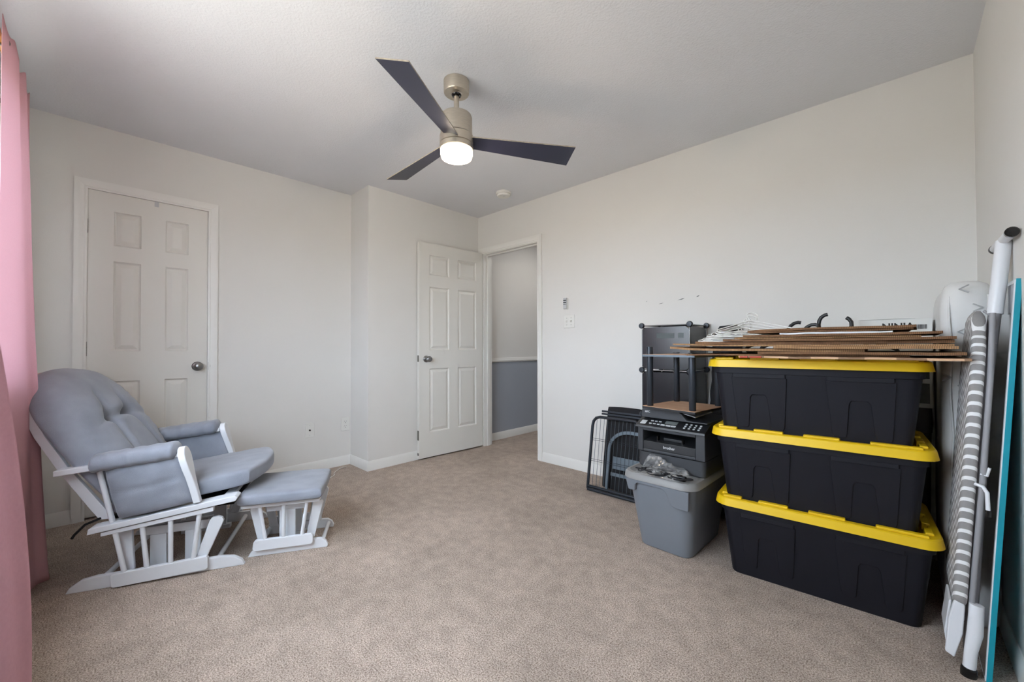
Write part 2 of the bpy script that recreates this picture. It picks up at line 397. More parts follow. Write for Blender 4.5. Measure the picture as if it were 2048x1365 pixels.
BASE = [(0, 0), (.012, 0), (.012, .062), (.009, .070), (.008, .076), (.004, .083), (0, .083)]
def base(name, p0, p1, nrm, ext0=0, ext1=0):
    p0 = Vector((*p0, 0)); p1 = Vector((*p1, 0)); n = Vector((*nrm, 0)); t = (p1 - p0).normalized(); m = MB()
    n_ = len(BASE); v = []
    for p, e in ((p0, -ext0), (p1, ext1)):
        for a, b in BASE: v.append(p + n * a + t * e * a / .012 * 1 + Vector((0, 0, b)))
    f = [tuple(range(n_)), tuple(range(2 * n_ - 1, n_ - 1, -1))] + [(i, (i + 1) % n_, n_ + (i + 1) % n_, n_ + i) for i in range(n_)]
    m.add(v, f); return struct(m.obj(name, 'trim', smooth=40))
CW = .057
base('baseboard_left', (XA, YE), (XA, D1Y0 + .006 - CW), (1, 0))
base('baseboard_left', (XA, D1Y1 - .006 + CW), (XA, YS), (1, 0))
base('baseboard_jog', (XA, YS), (XC, YS), (0, -1), 0, .012)
base('baseboard_jog', (XC, YS), (XC, YB), (1, 0), .012, 0)
base('baseboard_back', (D2X1 - .006 + CW, YB), (XD, YB), (0, -1))
base('baseboard_right', (XD, YB), (XD, YE), (-1, 0))
base('baseboard_hall', (HX, YB + T), (HX, 5.18), (1, 0))

CAS = [(0, 0), (0, .009), (.010, .012), (.016, .010), (.030, .013), (.046, .017), (CW, .017), (CW, 0)]   # (inner->outer, proud)
def casing(name, lo, hi, top, fn):
    """fn(along, proud, z) -> xyz, lo/hi/top inner edges"""
    m = MB(); n = len(CAS)
    def strip(A, B):
        v = [fn(*q) for q in A] + [fn(*q) for q in B]
        m.add(v, [tuple(range(n)), tuple(range(2 * n - 1, n - 1, -1))] + [(i, (i + 1) % n, n + (i + 1) % n, n + i) for i in range(n)])
    strip([(lo - a, p, 0) for a, p in CAS], [(lo - a, p, top + a) for a, p in CAS])
    strip([(hi + a, p, 0) for a, p in CAS], [(hi + a, p, top + a) for a, p in CAS])
    strip([(lo - a, p, top + a) for a, p in CAS], [(hi + a, p, top + a) for a, p in CAS])
    return struct(m.obj(name, 'trim', smooth=30))
casing('trim_1', D1Y0 + .006, D1Y1 - .006, D1Z - .006, lambda a, p, z: (XA + p, a, z))
casing('trim_2', D2X0 + .006, D2X1 - .006, D2Z - .006, lambda a, p, z: (a, YB - p, z))
casing('trim_3', D2X0 + .006, D2X1 - .006, D2Z - .006, lambda a, p, z: (a, YB + T + p, z))
# jambs of the doorway with a stop bead
m = MB().box(D2X0 - .001, D2X0 + .014, YB, YB + T, 0, D2Z).box(D2X1 - .014, D2X1 + .001, YB, YB + T, 0, D2Z).box(D2X0 + .014, D2X1 - .014, YB, YB + T, D2Z - .014, D2Z + .001)
m.box(D2X0 + .014, D2X0 + .024, YB + .045, YB + .08, 0, D2Z - .014).box(D2X1 - .024, D2X1 - .014, YB + .045, YB + .08, 0, D2Z - .014).box(D2X0 + .024, D2X1 - .024, YB + .045, YB + .08, D2Z - .024, D2Z - .014)
struct(m.obj('trim_4', 'trim'))
m = MB()
for (u, v_, l, h_) in ((-1.26, 1.365, .035, .004), (-1.115, 1.383, .05, .005), (-1.0, 1.395, .022, .006), (-1.37, 1.388, .007, .005)):
    m.prism([(-l / 2, 0), (0, -h_ / 2), (l / 2, h_ * .6), (l * .1, h_)], lambda a, b, d: (u + a, YB - d, v_ + b + a * .18), 0, .0008)
m.obj('scuff_mark', 'greypic', wb)

# ------------------------------------------------------------------ six panel doors
def door(name, w, h, panels, loc, rotz, knob, hinges, edge_plates=()):
    """local: x along width from hinge/left edge, y = proud of the front, z up; slab from y=-.035 to 0"""
    R = bpy.data.objects.new(name, None); COL.objects.link(R); R.location = loc; R.rotation_euler = (0, 0, rotz); struct(R)
    xs = sorted({0, w} | {q for p in panels for q in p[:2]}); zs = sorted({0, h} | {q for p in panels for q in p[2:]})
    m = MB()
    for i in range(len(xs) - 1):
        for j in range(len(zs) - 1):
            cx, cz = (xs[i] + xs[i + 1]) / 2, (zs[j] + zs[j + 1]) / 2
            if any(p[0] < cx < p[1] and p[2] < cz < p[3] for p in panels): continue
            v = [(xs[i], 0, zs[j]), (xs[i + 1], 0, zs[j]), (xs[i + 1], 0, zs[j + 1]), (xs[i], 0, zs[j + 1])]
            m.add(v, [(0, 1, 2, 3)])
    v = [(0, 0, 0), (w, 0, 0), (w, 0, h), (0, 0, h), (0, -.035, 0), (w, -.035, 0), (w, -.035, h), (0, -.035, h)]
    m.add(v, [(0, 1, 5, 4), (1, 2, 6, 5), (2, 3, 7, 6), (3, 0, 4, 7), (4, 5, 6, 7)])
    o = m.obj('slab', 'door', R)
    for (x0, x1, z0, z1) in panels:
        m = MB(); loops = []
        for ins, d in ((0, 0), (.005, -.008), (.011, -.012), (.034, -.003), (.038, -.002)):
            loops.append([(x0 + ins, d, z0 + ins), (x1 - ins, d, z0 + ins), (x1 - ins, d, z1 - ins), (x0 + ins, d, z1 - ins)])
        loft(m, loops, cap0=False); m.obj('panel', 'door', R)
    kx, kz = knob
    m = MB().lathe([(.0325, 0), (.0325, .004), (.028, .010), (.012, .012), (.011, .030), (.018, .036), (.027, .046), (.0285, .056), (.025, .064), (.012, .069), (.002, .070)], (kx, 0, kz), 'y', 28)
    m.obj('knob', 'steel', R, smooth=50)
    for hx, hz in hinges:
        k = MB().lathe([(.0065, -.044), (.0065, .044)], (hx, .005, hz), 'z', 12); k.box(hx - .002, hx + .014, -.001, .0015, hz - .044, hz + .044)
        for q in (-.026, -.009, .009, .026): k.lathe([(.0072, q - .001), (.0072, q + .001)], (hx, .005, hz), 'z', 12)
        k.obj('hinge', 'hinge', R, smooth=40)
    for (ex, ez, eh) in edge_plates:
        MB().box(ex - .0012, ex + .0012, -.03, -.005, ez - eh, ez + eh).obj('edge_plate', 'hinge', R)
    return R
# closet door: local x -> +y, front -> +x  (rotation: x axis to +y and y axis to -x, so mirror by using rot -90 and hinge on the far side)
W1 = D1Y1 - D1Y0 - .012
y0 = D1Y0 + .006
def P1(a, b): return (D1Y1 - .006 - b, D1Y1 - .006 - a)       # local x runs towards -y
pan = [(*P1(*q), z0 - .012, z1 - .012) for q in ((.103, .233), (.355, .478)) for z0, z1 in ((.25, .84), (1.032, 1.604), (1.703, 1.921))]
d1 = door('door_1', W1, 2.025, pan, (XA - .004, D1Y1 - .006, .012), -PI / 2, (D1Y1 - .006 - .532, .909), ((W1 + .004, 1.795), (W1 + .004, 1.035)), ())
MB().box(.27, .292, 0, .001, 1.99, 2.031).obj('tape_strip', 'greyprint', d1)
m = MB().prism([(0, -.028), (.010, -.020), (.012, 0), (.010, .020), (0, .028)], lambda a, b, d: (-.004 - a, d, .909 + b), .004, .0145); m.obj('strike_plate', 'hinge', d1)
# room door, swung open against the back wall
hx, hy = -3.184, YB - .02
ang = math.atan2(2.13 - hy, -3.222 + 3.184)
W2 = .755
def P2(a, b): return (hy - b, hy - a)
pan = [(*P2(*q), z0 - .012, z1 - .012) for q in ((2.228, 2.451), (2.556, 2.788)) for z0, z1 in ((.245, .845), (1.022, 1.622), (1.735, 1.925))]
d2 = door('door_2', W2, 2.025, pan, (hx, hy, .014), ang, (hy - 2.193, .925), (), ((W2, .93, .03), (W2, .215, .045), (W2, .04, .012)))

# ================================================================== ceiling fan
FX, FY = -1.657, 1.316
fan = thing('ceiling_fan', 'brushed nickel ceiling fan with three dark blades and a lit light', 'ceiling fan', (FX, FY, H))
def L(prof): return [(r, z - H) for r, z in prof]
MB().lathe(L([(.060, 2.44), (.066, 2.438), (.066, 2.380), (.063, 2.374), (.030, 2.373), (.022, 2.368)]), n=40).obj('canopy', 'nickel', fan, smooth=30)
MB().lathe(L([(.0135, 2.375), (.0135, 2.255)]), n=20).obj('downrod', 'nickel', fan, smooth=40)
MB().lathe(L([(.02, 2.376), (.026, 2.368), (.022, 2.360), (.0137, 2.358)]), n=20).obj('hanger_ball', 'gloss_k', fan, smooth=60)
MB().lathe(L([(.018, 2.266), (.066, 2.264), (.077, 2.258), (.081, 2.246), (.082, 2.158), (.080, 2.155)]), n=48).obj('motor_housing', 'nickel', fan, smooth=30)
MB().lathe(L([(.080, 2.151), (.086, 2.150), (.086, 2.108), (.083, 2.106)]), n=48).obj('blade_ring', 'nickel', fan, smooth=30)
MB().lathe(L([(.082, 2.105), (.087, 2.103), (.087, 2.080), (.084, 2.078)]), n=48).obj('light_ring', 'nickel', fan, smooth=30)
MB().lathe(L([(.082, 2.08), (.083, 2.072), (.083, 2.052), (.078, 2.036), (.064, 2.029), (.035, 2.026), (.004, 2.0255)]), n=40).obj('light_globe', 'globe', fan, smooth=60)
for a in (-60.3, 57.5, 177.8):
    a = math.radians(a); ca, sa = math.cos(a), math.sin(a); m = MB()
    tilt = math.radians(-15)
    outl = [(.070, -.040), (.635, -.072), (.635, .072), (.070, .040)]
    def bl(r, t, d):
        z = 2.128 - H - r * .02 + t * math.sin(tilt) + d; tt = t * math.cos(tilt)
        return (r * ca - tt * sa, r * sa + tt * ca, z)
    v = [bl(r, t, -.003) for r, t in outl] + [bl(r, t, .003) for r, t in outl]
    m.add(v, [(3, 2, 1, 0), (4, 5, 6, 7)], 0); m.add(v, [(0, 1, 5, 4), (1, 2, 6, 5), (2, 3, 7, 6), (3, 0, 4, 7)], 1)
    m.obj('blade', ['blade', 'bladeedge'], fan)
fl = bpy.data.lights.new('fan_bulb', 'POINT'); fl.energy = 8; fl.color = (1, .80, .58); fl.shadow_soft_size = .035
flo = bpy.data.objects.new('fan_bulb', fl); COL.objects.link(flo); flo.location = (FX, FY, 1.985)

# smoke detector
sd = thing('smoke_detector', 'round white smoke detector on the ceiling near the doorway corner', 'smoke detector', (-2.558, 2.565, H))
MB().lathe([(.066, 0), (.068, -.004), (.066, -.018), (.062, -.020)], n=32).obj('base', 'plastic_w', sd, smooth=40)
MB().lathe([(.060, -.019), (.061, -.028), (.054, -.038), (.03, -.041), (.004, -.041)], n=32).obj('cover', 'plastic_w', sd, smooth=40)
MB().lathe([(.007, -.040), (.007, -.043), (.005, -.044)], (.02, -.015, 0), n=12).obj('test_button', 'greyprint', sd)

# ------------------------------------------------------------------ wall plates
def plate(name, w, h, mb=None):
    pass
sw = thing('light_switch', 'white double toggle switch plate on the wall right of the doorway', 'light switch', (-2.079, YB, 1.271))
MB().box(-.057, .057, -.006, 0, -.057, .057).obj('cover_plate', 'plastic_w', sw, bevel=.003)
for x in (-.023, .023):
    t = MB().hexa([(x - .005, -.006, -.010), (x + .005, -.006, -.010), (x + .005, -.018, .004), (x - .005, -.018, .004), (x - .005, -.006, .010), (x + .005, -.006, .010), (x + .004, -.017, .010), (x - .004, -.017, .010)])
    t.obj('toggle', 'plastic_w', sw)
    for z in (-.03, .03): MB().lathe([(.0028, 0), (.0028, -.0012)], (x, -.006, z), 'y', 10).obj('screw', 'greypic', sw)
rm = thing('fan_remote', 'small grey fan remote in a holder above the light switch', 'remote control', (-2.113, YB, 1.428))
MB().box(-.024, .024, -.008, 0, -.052, .045).obj('holder', 'plastic_w', rm, bevel=.003)
MB().box(-.019, .019, -.020, -.008, -.046, .050).obj('body', 'greyprint', rm, bevel=.004)
for z, k in ((.027, 3), (.009, 3), (-.007, 3)):
    for i in range(k):
        x = (i - 1) * .0105; r = .0045 if (i == 1 or z > 0) and z != -.007 else .003
        MB().lathe([(r, -.019), (r, -.0215), (r * .7, -.022)], (x, 0, z), 'y', 10).obj('button', 'ink', rm)
cx = thing('coax_wall_plate', 'white cable jack plate with one dark port low on the left wall', 'wall plate', (XA, 1.290, .353))
MB().box(0, .006, -.037, .037, -.059, .059).obj('cover_plate', 'plastic_w', cx, bevel=.003)
MB().lathe([(.007, .005), (.007, .012), (.004, .013)], (0, 0, 0), 'x', 14).obj('jack', 'ink', cx)
for z in (-.042, .042): MB().lathe([(.003, .005), (.003, .0072)], (0, 0, z), 'x', 10).obj('screw', 'greyprint', cx)
ot = thing('wall_outlet', 'white duplex power outlet low on the left wall beside the wall step', 'wall outlet', (XA, 1.594, .363))
MB().box(0, .006, -.037, .037, -.059, .059).obj('cover_plate', 'plastic_w', ot, bevel=.003)
for z in (-.0205, .0205):
    r_ = MB().prism([(a * .9, b * .85) for a, b in rrect(.037, .034, .011)], lambda a, b, d: (d, a, z + b), .005, .008).obj('receptacle', 'plastic_w', ot)
    q = MB().box(.0075, .0084, -.008, -.006, z + .001, z + .010).box(.0075, .0084, .006, .008, z + .002, z + .009); q.lathe([(.0028, .0075), (.0028, .0084)], (0, 0, z - .007), 'x', 10)
    q.obj('slots', 'ink', r_)

# ================================================================== curtain and rod
rod = thing('curtain_rod', 'golden brown curtain rod above the pink curtain', 'curtain rod', (-2.0, YE + .080, 2.165))
MB().tube([(-.93, 0, 0), (1.8, 0, 0)], .008, 14).obj('pole', 'rodwood', rod, smooth=50)
MB().lathe([(.011, -1.02), (.019, -1.015), (.021, -.96), (.015, -.935), (.011, -.93)], (0, 0, 0), 'x', 18).obj('finial', 'rodwood', rod, smooth=40)
for x in (-.90, .05, 1.75): MB().box(x - .01, x + .01, -.085, -.004, -.008, .008).box(x - .012, x + .012, -.085, -.079, -.05, .03).obj('bracket', 'hinge', rod)
def spl(pts, t):
    n = len(pts) - 1; x = t * n; i = min(int(x), n - 1); f = x - i
    g = lambda k: Vector(pts[max(0, min(n, k))])
    p0, p1, p2, p3 = g(i - 1), g(i), g(i + 1), g(i + 2)
    return .5 * ((2 * p1) + (p2 - p0) * f + (2 * p0 - 5 * p1 + 4 * p2 - p3) * f * f + (3 * p1 - p0 - 3 * p2 + p3) * f ** 3)
def curtain(label, cx, top, bot, wfun, nu):
    cu = thing('curtain', label, 'curtain', (cx, YE + .1, 0), group='pink curtains at the window')
    def cur(u, v):
        a = spl(top, u); b = spl(bot, u); p = b.lerp(a, wfun(v))
        hem = .03 + (.06 if u < .3 else 0) * (1 - min(1, u / .3))
        z = hem + (2.203 - hem) * v + (.012 * math.sin(u * 40) if v > .985 else 0)
        wob = .007 * noise.noise(Vector((u * 7 + cx, v * 3, 0)))
        return (p.x - cx + wob * .5, p.y + wob - YE - .1, z)
    o = MB().grid(cur, nu, 70).obj('cloth', 'curtain', cu, smooth=180)
    sm = o.modifiers.new('thick', 'SOLIDIFY'); sm.thickness = .0015
    for k in range(5):
        p = spl(top, (k + .5) / 5); MB().lathe([(.0135, -.004), (.018, -.004), (.018, .004), (.0135, .004), (.0135, -.004)], (p.x - cx, -.015, 2.165), 'x', 14).obj('curtain_ring', 'hinge', cu, smooth=40)
curtain('dusty pink curtain panel behind the glider chair, lit by the window', -2.7,
        [(-2.91, -.207), (-2.88, -.212), (-2.82, -.196), (-2.75, -.212), (-2.66, -.196), (-2.58, -.212), (-2.48, -.200), (-2.36, -.210), (-2.23, -.219)],
        [(-2.985, -.20), (-2.955, -.132), (-2.925, -.190), (-2.86, -.215), (-2.745, -.118), (-2.70, -.150), (-2.60, -.188), (-2.42, -.208), (-2.23, -.222)], lambda v: v ** .8, 110)
def near_w(v):
    t = max(0, (v - .34) / .66); return t * t * (3 - 2 * t)
curtain('dusty pink curtain panel nearest the camera, cut off by the left edge', -.40,
        [(-.56, -.235), (-.53, -.20), (-.49, -.245), (-.45, -.20), (-.41, -.245), (-.37, -.20), (-.33, -.24), (-.29, -.205)],
        [(-.58, -.17), (-.55, -.045), (-.52, -.0365), (-.48, -.055), (-.44, -.16), (-.38, -.09), (-.33, -.18), (-.29, -.19)], near_w, 90)

# ================================================================== glider chair
CH = (-2.563, -.074); CA = math.radians(65.09)
OFF = Vector((.32, .325, 0))
def loc2(base_, ang_, off):
    c_, s_ = math.cos(ang_), math.sin(ang_)
    return (base_[0] + c_ * off[0] - s_ * off[1], base_[1] + s_ * off[0] + c_ * off[1], 0)
chair = thing('glider_chair', 'white wooden glider rocking chair with grey tufted cushions', 'chair', loc2(CH, CA, OFF), (0, 0, CA))
CWD = .65
class LB(MB):
    """builder whose coordinates are shifted by -OFF and mirrored for the far side"""
    def __init__(s, off, mir=None): super().__init__(); s.off = off; s.mir = mir
    def add(s, vs, fs, mi=0):
        o = s.off; r = []
        for p in vs:
            y = p[1] if s.mir is None else s.mir - p[1]
            r.append((p[0] - o[0], y - o[1], p[2] - o[2]))
        return super().add(r, fs, mi)
UZ = lambda a, b, d: (a, d, b)
for mir in (None, CWD):
    B_ = lambda: LB(OFF, mir)
    B_().prism([(0, 0), (.012, .022), (.05, .048), (.10, .056), (.56, .056), (.61, .047), (.642, .026), (.655, 0), (.57, .0), (.09, .0)], UZ, .022, .046).obj('foot', 'wood_w', chair, bevel=.003)
    B_().prism([(.160, .012), (.157, .055), (.164, .063), (.505, .078), (.512, .070), (.512, .024), (.505, .016), (.168, .004)], UZ, 0, .0215).obj('base_plank', 'wood_w', chair, bevel=.003)
    for (u0, z0, u1, z1) in ((.169, .245, .203, .06), (.264, .258, .282, .062), (.367, .272, .368, .066), (.477, .29, .453, .07)):
        B_().tube([(u0, .012, z0), (u1, .012, z1)], .0098, 14).obj('spindle', 'wood_w', chair, smooth=50)
    B_().prism([(.124, .234), (.124, .251), (.533, .305), (.533, .283)], UZ, 0, .024).obj('lower_rail', 'wood_w', chair, bevel=.003)
    B_().prism([(.082, .250), (.086, .275), (.62, .347), (.632, .338), (.622, .321)], UZ, -.008, .062).obj('seat_rail', 'wood_w', chair, bevel=.003)
    # swinging arms inside
    B_().prism([(.455, .058), (.499, .058), (.568, .226), (.562, .242), (.545, .250), (.52, .246), (.512, .236)], UZ, .026, .044).obj('swing_arm', 'wood_w', chair, bevel=.004)
    B_().prism([(.195, .05), (.222, .05), (.212, .235), (.160, .235)], UZ, .05, .068).obj('swing_arm', 'wood_w', chair, bevel=.003)
    # inner fixed frame
    B_().prism([(.245, .178), (.245, .216), (.487, .216), (.487, .174)], UZ, .096, .114).obj('inner_rail', 'wood_w', chair, bevel=.003)
    for (a, b) in ((.259, .321), (.393, .455)):
        B_().box(a, b, .100, .116, 0.012, .176).obj('upright', 'wood_w', chair, bevel=.002)
    B_().box(.24, .475, .09, .125, 0.0, .022).obj('inner_sill', 'wood_w', chair, bevel=.002)
    # arm: front board, wooden arm, cushion, pouch, back spindle
    pts = [(.030, 0), (.036, .07), (.044, .12), (.058, .17), (.066, .205), (.066, .225), (.058, .246), (.042, .260), (.022, .262), (.004, .252), (-.010, .232), (-.014, .205), (-.010, .165), (.0, .12), (.004, .07), (.002, 0)]
    zb, ub = .334, .470
    B_().prism(pts, lambda a, b, d: (ub - b * .25 + d, a - .014, zb + b + d * .15), -.012, .016).obj('arm_front', 'wood_w', chair, bevel=.004)
    B_().prism([(-.03, .510), (-.03, .535), (.40, .575), (.40, .552)], UZ, -.004, .052).obj('arm_board', 'wood_w', chair, bevel=.004)
    m = B_()
    def arm(u, v):
        x = .078 + .322 * u; a = 2 * PI * v
        e = min(1, (min(u, 1 - u) * 14)) ** .5 if 0 < u < 1 else 0
        zc = .549 + (x - .078) * .108; ry, rz = .058 * e + .002, .037 * e + .002
        wr = 1 + .03 * math.sin(u * 37 + 3 * math.cos(a)) + .05 * noise.noise(Vector((u * 11, math.cos(a), math.sin(a)))) - .05 * math.exp(-((u - .42) / .02) ** 2)
        c_, s_ = math.cos(a), math.sin(a)
        sq = lambda q: math.copysign(abs(q) ** .8, q)
        return (x, .024 + ry * wr * sq(c_), zc + rz * wr * sq(s_))
    m.grid(lambda v, u: arm(u, v), 28, 60, cu=True); m.obj('arm_cushion', 'velour', chair, smooth=180)
    m = B_()
    def pouch(x, y, h):
        u = .294 - .027 * y + x; zt = .545 + (u - .13) * .06; zbm = .288 + (u - .12) * .14
        z = zbm + (zt - zbm) * (y + 1) / 2
        return (u, .018 - h * 1.0, z)
    def pex(s_, t_, x, y):
        return .007 * math.exp(-((t_ - .02 - .12 * s_) / .07) ** 2) * (1 if abs(s_) < .95 else 0) * -1 + .004 * noise.noise(Vector((s_ * 2, t_ * 3, 4)))
    pillow(m, .139, 1.0, .034, .06, pouch, N=30, p=6, q=3, extra=pex, back=.6); m.obj('arm_pouch', 'velour', chair, smooth=180)
    B_().tube([(.108, .022, .525), (.157, .022, .285)], .0105, 14).obj('back_spindle', 'wood_w', chair, smooth=50)
    # back post
    B_().prism([(.10, .292), (.132, .292), (.125, .33), (-.005, .53), (-.085, .68), (-.105, .735), (-.112, .80), (-.136, .80), (-.14, .73), (-.118, .672), (-.036, .515), (.075, .33)], UZ, .048, .070).obj('back_post', 'wood_w', chair, bevel=.003)
B_ = lambda: LB(OFF)
for (u, z, r) in ((.535, .03, .011), (.11, .03, .011)): B_().tube([(u, .03, z), (u, CWD - .03, z)], r, 14).obj('stretcher', 'wood_w', chair, smooth=50)
B_().box(.12, .16, .06, CWD - .06, .252, .275).obj('seat_crossbar', 'wood_w', chair, bevel=.003)
B_().box(.56, .60, .06, CWD - .06, .318, .338).obj('seat_crossbar', 'wood_w', chair, bevel=.003)
# crest rail of the back
m = B_()
def crest(i):
    a = PI * i / 20; y = CWD / 2 - .266 * math.cos(a); s_ = math.sin(a) ** .7
    return y, .775 + .145 * s_, -.115 - .085 * s_
for k in range(20):
    (ya, za, ua), (yb, zb_, ub_) = crest(k), crest(k + 1)
    v = []
    for (y, z, u) in ((ya, za, ua), (yb, zb_, ub_)):
        v += [(u - .012, y, z - .035), (u + .010, y, z - .035), (u - .006 - .012, y, z + .02), (u - .006 + .010, y, z + .02)]
    m.add(v, [(0, 1, 3, 2), (4, 6, 7, 5), (0, 4, 5, 1), (2, 3, 7, 6), (0, 2, 6, 4), (1, 5, 7, 3)])
m.obj('crest_rail', 'skin_pink', chair, smooth=40)
# back cushion
d_ = Vector((-.53, 0, .848)); n_ = Vector((.848, 0, .53)); P0 = Vector((.118, CWD / 2, .345))
m = B_()
def bframe(x, y, h):
    # x across, y up the back
    p = P0 + d_ * (.325 + y) + Vector((0, x, 0)) + n_ * (.035 + h)
    return tuple(p)
tu = ((.082, .035), (-.092, .035))
def crease(px, py, ax, ay, bx, by, w_):
    vx, vy = bx - ax, by - ay; t_ = max(0, min(1, ((px - ax) * vx + (py - ay) * vy) / (vx * vx + vy * vy)))
    dx, dy = px - ax - t_ * vx, py - ay - t_ * vy
    return math.exp(-(dx * dx + dy * dy) / (w_ * w_)), t_
def bex(s_, t_, x, y):
    e = 0
    for (tx, ty), sg in zip(tu, (1, -1)):
        r = math.hypot(x - tx, y - ty); e -= .040 * math.exp(-(r / .036) ** 2)
        for (bx, by, dep) in ((tx + sg * .035, ty - .30, .034), (tx - sg * .012, ty + .13, .036), (tx + sg * .17, ty - .05, .016)):
            g, tt = crease(x, y, tx, ty, bx, by, .017); e -= dep * g * (1 - .8 * tt)
    g, tt = crease(x, y, *tu[0], *tu[1], .017); e -= .036 * g
    edge = max(abs(s_), abs(t_))
    e += .004 * math.sin(34 * t_ + 5 * noise.noise(Vector((s_ * 2, t_ * 2, 1)))) * max(0, edge - .55) * 2 * (1 if abs(s_) > abs(t_) else .3)
    e += .006 * noise.noise(Vector((x * 9, y * 9, 3)))
    return e
def bshape(x, y):
    k = 1 + .02 * min(1, max(-1, y / .3))
    return x * k, y
pillow(m, .308, .355, .130, lambda s_, t_: .8 if t_ > 0 else .22, bframe, N=72, p=3.6, q=2.1, extra=bex, back=.35, shape=bshape)
bc = m.obj('back_cushion', 'velour', chair, smooth=180)
for y in (.07, CWD - .07):
    B_().tube([(-.118, y, .80), (-.15, y - .01, .80), (-.155, y, .775), (-.13, y + .01, .765), (-.11, y, .775)], .004, 8).obj('tie_string', 'fab_k', bc, smooth=60)
# seat cushion
m = B_()
def sframe(x, y, h):   # x along u, y across
    u = .395 + x + (.05 * (1 - (y / .29) ** 2) if x > 0 else 0) * max(0, x / .26)
    return (u, CWD / 2 + y, .270 + .135 * u + .048 + h)
def sex(s_, t_, x, y):
    return .009 * (1 - s_ * s_) * (1 - t_ * t_) + .003 * noise.noise(Vector((x * 14, y * 14, 5)))
pillow(m, .275, .278, .044, .22, sframe, N=44, p=16, q=5, extra=sex, back=.85); sc = m.obj('seat_cushion', 'velour', chair, smooth=180)
B_().box(.13, .60, .066, CWD - .066, .285, .296).obj('seat_deck', 'fab_k', chair)
B_().tube([(.105, .05, .30), (.06, .03, .285), (.03, .02, .25), (.022, .02, .235)], .005, 8).obj('tie_string', 'fab_k', sc, smooth=60)

# ================================================================== ottoman
OA = math.radians(60.9); OO = Vector((.16, .16, 0)); OW = .31
ott = thing('glider_ottoman', 'white wooden gliding footstool with flat grey padded top', 'footstool', loc2((-2.351, .552), OA, OO), (0, 0, OA))
for mir in (None, OW):
    B_ = lambda: LB(OO, mir)
    B_().prism([(-.006, 0), (.006, .022), (.03, .044), (.07, .050), (.30, .052), (.33, .050), (.352, .036), (.364, .012), (.36, 0)], UZ, .020, .040).obj('foot', 'wood_w', ott, bevel=.003)
    B_().prism([(.019, .045), (.023, .078), (.032, .088), (.285, .088), (.294, .080), (.294, .044), (.285, .034), (.03, .034)], UZ, 0, .0195).obj('base_plank', 'wood_w', ott, bevel=.003)
    for (u0, z0, u1, z1) in ((.048, .262, .075, .08), (.157, .262, .156, .08), (.265, .262, .240, .08)):
        B_().tube([(u0, .010, z0), (u1, .010, z1)], .0088, 14).obj('spindle', 'wood_w', ott, smooth=50)
    B_().prism([(-.03, .252), (-.03, .268), (.325, .268), (.325, .252)], UZ, -.006, .05).obj('top_rail', 'wood_w', ott, bevel=.002)
    B_().prism([(.036, .05), (.075, .05), (.04, .235), (.03, .245), (.002, .240), (-.004, .23)], UZ, .042, .058).obj('swing_arm', 'wood_w', ott, bevel=.003)
    B_().prism([(.254, .05), (.294, .05), (.337, .230), (.33, .242), (.30, .246), (.287, .238)], UZ, .042, .058).obj('swing_arm', 'wood_w', ott, bevel=.003)
    B_().prism([(.066, .202), (.066, .238), (.25, .238), (.25, .202)], UZ, .062, .078).obj('inner_rail', 'wood_w', ott, bevel=.002)
    B_().box(.125, .20, .064, .080, .012, .204).obj('upright', 'wood_w', ott, bevel=.002)
    B_().box(.10, .22, .056, .09, 0, .02).obj('inner_sill', 'wood_w', ott, bevel=.002)
B_ = lambda: LB(OO)
for u in (.03, .335): B_().tube([(u, .03, .028), (u, OW - .03, .028)], .010, 14).obj('stretcher', 'wood_w', ott, smooth=50)
m = B_()
pillow(m, .195, .20, .030, .12, lambda x, y, h: (.15 + x, OW / 2 + y, .300 + h), N=36, p=14, q=4, extra=lambda s_, t_, x, y: .006 * (1 - s_ * s_) * (1 - t_ * t_) + .0025 * noise.noise(Vector((x * 16, y * 16, 2))), back=.9)
m.obj('top_cushion', 'velour', ott, smooth=180)
MB().tube([(-3.52, 1.63 - .06, .006), (-3.50, 1.50, .006), (-3.42, 1.42, .005), (-3.36, 1.40, .006), (-3.30, 1.33, .005)], .0022, 6).obj('charger_cord', 'wire_w', smooth=60)
tag(bpy.data.objects['charger_cord'], 'thin white cord lying on the carpet by the outlet corner', 'cord')

